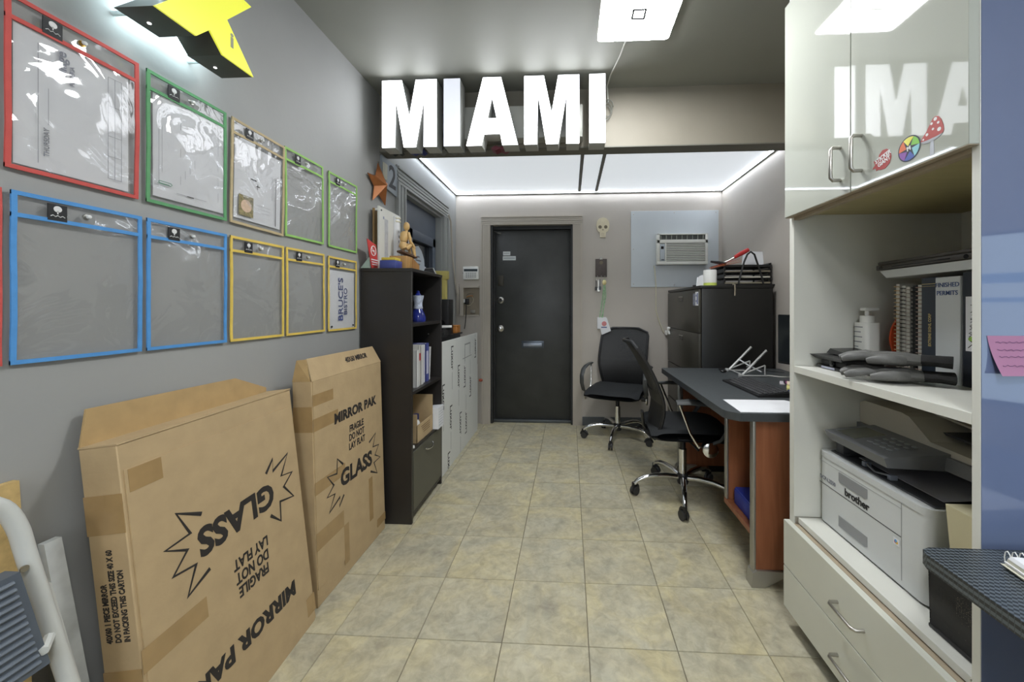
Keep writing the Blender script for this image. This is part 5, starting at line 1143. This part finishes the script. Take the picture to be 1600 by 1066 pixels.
bd = thing('binder', 'black binder with a doodled white label at the shelf end', 'binder', (1.067, 1.094, SZ), frame='R', size=SZF, group='binders on the open shelf')
binder(bd, .085, .286, .23, M_bv)
lb_ = MB().box(.008, .05, .09, .225, .0003, .0008).build('label', M_paper, bd, smooth=False)
for k in range(5): MB().tube([(.016 + .004 * (q % 3) + .002 * k % .01, .125 + .018 * k + .003 * q, .001) for q in range(5)] + [(.036, .13 + .018 * k, .001), (.02, .132 + .018 * k, .001)], .0008, 4).build('doodle', M_ink, lb_)
MB().blob((.026, .12, .0009), (.012, .007, .0003)).build('green_doodle', mat('doodle_green', (146, 190, 80), .5), lb_)
MB().tube([(.014, .098, .001), (.029, .112, .001), (.02, .115, .001), (.036, .1, .001), (.024, .096, .001)], .0009, 4).build('doodle', M_ink, lb_)
# spiral notebooks
for k, (y_, w_, hh, cc, lb) in enumerate(((1.2505, .017, .262, (176, 152, 138), 'brown-coiled notebook next to the navy binder'), (1.2722, .016, .262, (40, 40, 42), 'black-coiled notebook among the spiral notebooks'), (1.2917, .015, .258, (196, 184, 176), 'pale-coiled notebook among the spiral notebooks'), (1.3112, .015, .262, (60, 56, 54), 'dark-coiled notebook left of the pale-coiled one'), (1.3296, .014, .268, (206, 176, 132), 'tan-covered notebook at the left end of the row'))):
    t = thing('spiral_notebook', lb, 'notebook', (1.078 + .003 * (k % 2), y_, SZ), frame='R', size=SZF, group='spiral notebooks on the shelf')
    M = mat('coil_%d' % k, cc, .5, var=.05)
    MB().box(.001, w_ - .002, 0, hh, -.2, -.008).build('pages', mat('book_pages', (216, 214, 206)) if k != 1 else M_black, t, smooth=False)
    b = MB()
    for i in range(22):
        z = .008 + i * (hh - .016) / 21
        b.tube([(w_ / 2 + (w_ / 2 - .0015) * math.cos(a), z + .001 * math.sin(a), -.006 + .008 * math.sin(a)) for a in [2 * PI * q / 8 for q in range(8)]], .0013, 4, closed=True)
    c_ = b.build('coil', M, t, smooth=False)
lt = thing('laptop', 'closed dark laptop lying on top of the binders', 'laptop', (1.067, 1.388, 1.3096), frame='R', size=SZF, extra=Matrix.Rotation(.012, 4, 'Z'))
M_lt = mat('laptop_grey', (78, 74, 70), .4, .2, var=.04)
MB().box(0, .34, 0, .016, -.235, 0, .003).build('base', M_lt, lt)
MB().box(.003, .337, .0162, .026, -.233, -.003, .003).build('lid', M_lt, lt)
for a in (.02, .28): MB().lathe([(.0001, 0), (.006, 0), (.006, .0008), (.0001, .0008)], (a, .007, .0), 14).build('foot', M_blackg, lt)
MB().box(.06, .24, .006, .0085, .0002, .0008).build('vent', M_blackg, lt, smooth=False)
MB().box(.295, .315, .002, .011, .0002, .0008).build('port', M_blackg, lt, smooth=False)
MB().box(.318, .334, .002, .011, .0002, .0008).build('green_sticker', mat('sticker_green', (120, 180, 80), .5), lt, smooth=False)
wbk = tag(MB().hexa([(0, 0, -.22), (.30, 0, -.22), (.30, 0, 0), (.02, 0, 0), (0, .024, -.22), (.33, .024, -.22), (.318, .024, 0), (-.005, .024, 0)]).build('paper_ream', M_wv, smooth=False), 'white paper stack between the binders and the laptop', 'paper'); place(wbk, (1.067, 1.366, 1.2814), frame='R', size=SZF, extra=Matrix.Rotation(.012, 4, 'Z'))
od = tag(place(MB().lathe([(.0001, 0), (.1, 0), (.1, .006), (.0001, .006)], n=36).build('orange_disc', mat('disc_orange', (206, 84, 46), .4)), (1.19, 1.345, SZ + .109), frame='R', size=SZF, extra=Matrix.Rotation(-PI / 2, 4, 'Y')), 'round orange disc behind the soap bottle', 'disc')
so = thing('soap_bottle', 'white pump soap bottle behind the black pouch', 'soap bottle', (1.045, 1.398, SZ), 0, size=SZF)
MB().prism(rrect(-.023, .023, -.030, .030, .012), 0, .148).build('body', M_white, so)
MB().lathe([(.0001, .1482), (.019, .1482), (.019, .170), (.0001, .171)], n=24).build('collar', M_white, so)
MB().cyl((0, 0, .171), (0, 0, .186), .006, n=12).build('pump_stem', M_white, so)
MB().box(-.014, .03, -.013, .013, .186, .196, .003).build('pump_head', M_white, so)
for k, w_ in enumerate((.038, .03, .036, .034, .02)): MB().box(-.0236, -.0231, .025 - w_, .025, .132 - .016 * k, .135 - .016 * k).build('print_line', M_inkg, so, smooth=False)
# black pouch and gloves
po = thing('black_pouch', 'flat black organiser pouch lying at the front of the shelf', 'pouch', (.866, 1.434, SZ), 0, size=SZF)
MB().hexa([(.02, -.13, .03), (.16, -.19, .03), (.16, -.01, .03), (.02, -.005, .03), (.01, -.14, .042), (.17, -.2, .046), (.17, -.005, .046), (.005, -.0, .042)]).build('flap', M_black, po)
MB().box(.02, .15, -.15, -.01, 0, .0105, .003).build('base', M_black, po)
MB().box(.03, .14, -.135, -.02, .0107, .0298, .004).build('body', mat('pouch_leather', (38, 38, 38), .5, var=.1), po)
MB().box(.0175, .0198, -.10, -.04, .002, .0085, .0005, 1).build('label', mat('label_lilac', (150, 152, 168), .4), po)
MB().box(.02, .03, -.09, -.075, .0107, .03, .002).build('buckle', M_blackg, po)
MB().hexa([(.05, -.12, .0465), (.15, -.16, .0465), (.15, -.02, .0465), (.05, -.015, .0465), (.06, -.1, .051), (.14, -.12, .052), (.14, -.02, .064), (.06, -.018, .062)]).build('upper_sleeve', M_blackg, po)
M_gv = mat('glove_rubber', (92, 92, 90), .5, var=.15, scale=60, bump=.2, bscale=300)
def glove(label, x, y, z, rz, seed):
    r = random.Random(seed); t = thing('work_glove', label, 'glove', (x, y, z), rz, group='pair of work gloves', size=SZF)
    b = MB()   # palm and cuff in one body, fingers as tapered bent tubes joined to it
    b.tube([(-.0, 0, .020), (.03, 0, .021), (.07, .0, .020), (.10, .0, .020)], [.030, .040, .042, .036], 14, flat=(1, .44))
    for k in range(4):
        f = -.033 + .022 * k; L = (.055, .068, .07, .06)[k]
        b.tube([(.092, f, .020), (.115, f * 1.25, .024 + .004 * r.random()), (.105 + L * .7, f * 1.5, .020), (.10 + L, f * 1.6, .0145)], [.0115, .0112, .0115, .008], 10, flat=(.9, .95))
    b.tube([(.035, .03, .02), (.06, .052, .022), (.085, .058, .020), (.105, .054, .015)], [.014, .0145, .013, .008], 10, flat=(.9, .95))
    b.build('hand', M_gv, t)
    MB().tube([(-.055, 0, .02), (-.03, 0, .021), (.002, 0, .021)], [.034, .031, .031], 14, flat=(1, .46)).build('cuff', mat('glove_knit', (30, 30, 31), .85, var=.2, scale=150, bump=.4, bscale=400), t)
glove('lower black rubber work glove at the shelf front', .985, 1.115, SZ, PI - .62, 3)
glove('upper black rubber work glove lying on the other glove', .990, 1.125, SZ + .043, PI - .75, 8)

# ---------------------------------------------------------------- sticky note on the cabinet side
sn = thing('sticky_note', 'pink sticky note with handwriting on the cabinet side', 'sticky note', (.830, CN, 1.050), frame='B', size=SZF)
MB().grid(lambda u, v: ((.012 * (1 - v)) + u * .078 - .0 * v, v * .072, .0008 + .014 * (1 - v) ** 2 * (1 - .3 * u)), 6, 8).build('sheet', mat('note_pink', (172, 120, 150), .7, var=.02), sn, recalc=False)
for k, yy in enumerate((.060, .046, .034, .018)):
    MB().tube([(.012 + .008 * (1 - yy / .072) + .004 * i, yy + .0016 * math.sin(i * 2.3 + k), .0022 + .014 * (1 - yy / .072) ** 2) for i in range(16)], .0005, 4).build('handwriting', mat('pen_violet', (120, 84, 124), .6, var=0), sn)

# ================================================================ CARBON TABLE (right foreground)
ct = thing('carbon_table', 'black carbon-fibre table top at the right foreground', 'table', (0, 0, 0))
MB().prism([(.712, .795), (1.45, .795), (1.45, -.75), (.686, -.75), (.686, .77), (.694, .788)], .681, .708).build('top', mat_carbon(), ct)
for xx, yy in ((1.40, .70), (1.40, -.65), (.75, -.65)): MB().box(xx - .02, xx + .02, yy - .02, yy + .02, 0, .6805, .002).build('leg', M_black, ct)
nbk = thing('spiral_notebook', 'white spiral notebook lying on the carbon-fibre table', 'notebook', (.796, .742, .7085), -.18, size=SZF)
for k in range(4): MB().hexa([(0, -.2, .006 * k), (.24, -.2, .006 * k), (.24, 0, .006 * k), (.0, -.002 * k, .006 * k), (.002, -.2, .006 * k + .004), (.24, -.2, .006 * k + .0055), (.24, 0, .006 * k + .0055), (-.006 + .003 * k, -.003 * k, .006 * k + .0055)]).build('pages', M_paper if k % 2 else mat('page_cream', (206, 204, 186), .7), nbk, smooth=False)
b = MB()
for i in range(24): b.tube([(.006 + .01 * i, .002 + .006 * math.cos(a), .013 + .013 * math.sin(a)) for a in [2 * PI * q / 8 for q in range(8)]], .001, 4, closed=True)
b.build('coil', M_white, nbk, smooth=False)
mo = thing('side_monitor', 'lit computer monitor on the carbon table, outside the picture', 'monitor', (1.22, .22, .7085), math.radians(-131))
# faces local -y
MB().box(-.30, .30, 0, .02, .17, .71, .004).build('casing', M_black, mo)
M_scr = mat('screen_pale_blue', (190, 206, 218), .3, var=0, emis=1.5, ecol=(188, 206, 218)); M_scr2 = mat('screen_blue_bar', (92, 140, 190), .3, var=0, emis=1.4, ecol=(126, 160, 196))
MB().box(-.29, .29, -.001, -.0002, .185, .70).build('display', M_scr, mo, smooth=False)
for k, (z0, z1) in enumerate(((.55, .58), (.49, .505))): MB().box(-.25, .27, -.0018, -.0012, z0, z1).build('screen_bar', M_scr2, mo, smooth=False)
MB().box(-.03, .03, .02, .05, 0, .3, .003).build('neck', M_black, mo)
MB().box(-.12, .12, -.06, .1, 0, .012, .004).build('base', M_black, mo)

# ================================================================ STEP LADDER AND BOARDS (left foreground)
ld = thing('step_ladder', 'folded white step ladder with grey ribbed treads at the left edge', 'step ladder', (0, 0, 0))
M_ld = mat('ladder_white', (206, 208, 204), .35, var=.05, scale=12); M_td = mat('tread_grey', (88, 96, 106), .5, var=.08, scale=14)
def lp(y, z): return -.955 - .10 * z     # the ladder leans back to the wall
P = [(.772, 0.0), (.74, .2), (.706, .44), (.668, .70), (.657, .775), (.638, .822), (.605, .842), (.56, .846), (.30, .846), (.255, .842), (.222, .822), (.203, .775), (.192, .70), (.154, .44), (.12, .2), (.088, 0.0)]
rail = MB().tube(smooth([(lp(y, z) + .0, y, z + (.0 if z else .012)) for y, z in P], 4), .0145, 12, flat=(.9, 1.0)); rail.build('front_rail', M_ld, ld)
for z0, z1 in ((.515, .705), (.20, .39)):
    def ye(z): return .758 - (.758 - .652) * z / .73
    y1a, y1b = ye(z0) - .018, ye(z1) - .018; y0a, y0b = .86 - y1a, .86 - y1b
    xo = lambda z: lp(0, z) + .030
    MB().hexa([(xo(z0) - .03, y0a, z0), (xo(z0), y0a, z0), (xo(z0), y1a, z0), (xo(z0) - .03, y1a, z0), (xo(z1) - .03, y0b, z1), (xo(z1), y0b, z1), (xo(z1), y1b, z1), (xo(z1) - .03, y1b, z1)]).build('tread', M_td, ld, smooth=False)
    rb = MB()
    for k in range(13):
        z = z0 + .014 + (z1 - z0 - .028) * k / 12; ya = .86 - ye(z) + .03; yb_ = ye(z) - .03
        rb.tube([(xo(z) + .001, ya, z), (xo(z) + .001, yb_, z)], .0042, 6)
    rb.build('tread_ribs', mat('rib_grey', (104, 112, 122), .45, var=.1, scale=20), ld)
    MB().tube([(lp(0, z0), .86 - y1a - .0, z0 + .03), (lp(0, z0) + .012, .86 - y1a + .02, z0 + .03)], .007, 8).build('pivot', M_ld, ld)
    MB().tube([(lp(0, z0), y1a + .02, z0 + .035), (lp(0, z0) + .03, y1a - .01, z0 + .03)], .008, 8).build('pivot', M_ld, ld)
P2 = [(.79, 0.0), (.752, .30), (.71, .62)]
MB().tube([(lp(0, z) - .045, y, z + (0 if z else .012)) for y, z in P2], .013, 8).build('rear_rail', M_ld, ld)
MB().tube([(lp(0, z) - .045, .86 - y, z + (0 if z else .012)) for y, z in P2], .013, 8).build('rear_rail', M_ld, ld)
MB().lathe([(.0001, 0), (.006, 0), (.006, .003), (.0001, .003)], (lp(0, .69) + .013, .652, .70), 12, 'x').build('rivet', M_steel, ld)
mst = tag(MB().hexa([(-1.06, .815, .0), (-1.045, .815, 0), (-1.045, .845, 0), (-1.06, .845, 0), (-1.125, .768, .682), (-1.11, .768, .682), (-1.11, .796, .682), (-1.125, .796, .682)]).build('marble_strip', mat('marble_white', (204, 208, 208), .3, var=.16, scale=16, detail=7), smooth=False), 'white marbled strip leaning between the ladder and the carton', 'board')
mst.location = (0, -.022, 0)
bdr = tag(MB().hexa([(-1.12, .30, .0), (-1.105, .30, 0), (-1.105, .742, 0), (-1.12, .742, 0), (-1.147, .30, .835), (-1.132, .30, .835), (-1.132, .724, .828), (-1.147, .724, .828)]).build('particle_board', mat('particle_board', (196, 168, 112), .8, var=.14, scale=60), smooth=False), 'beige particle board standing behind the step ladder', 'board')
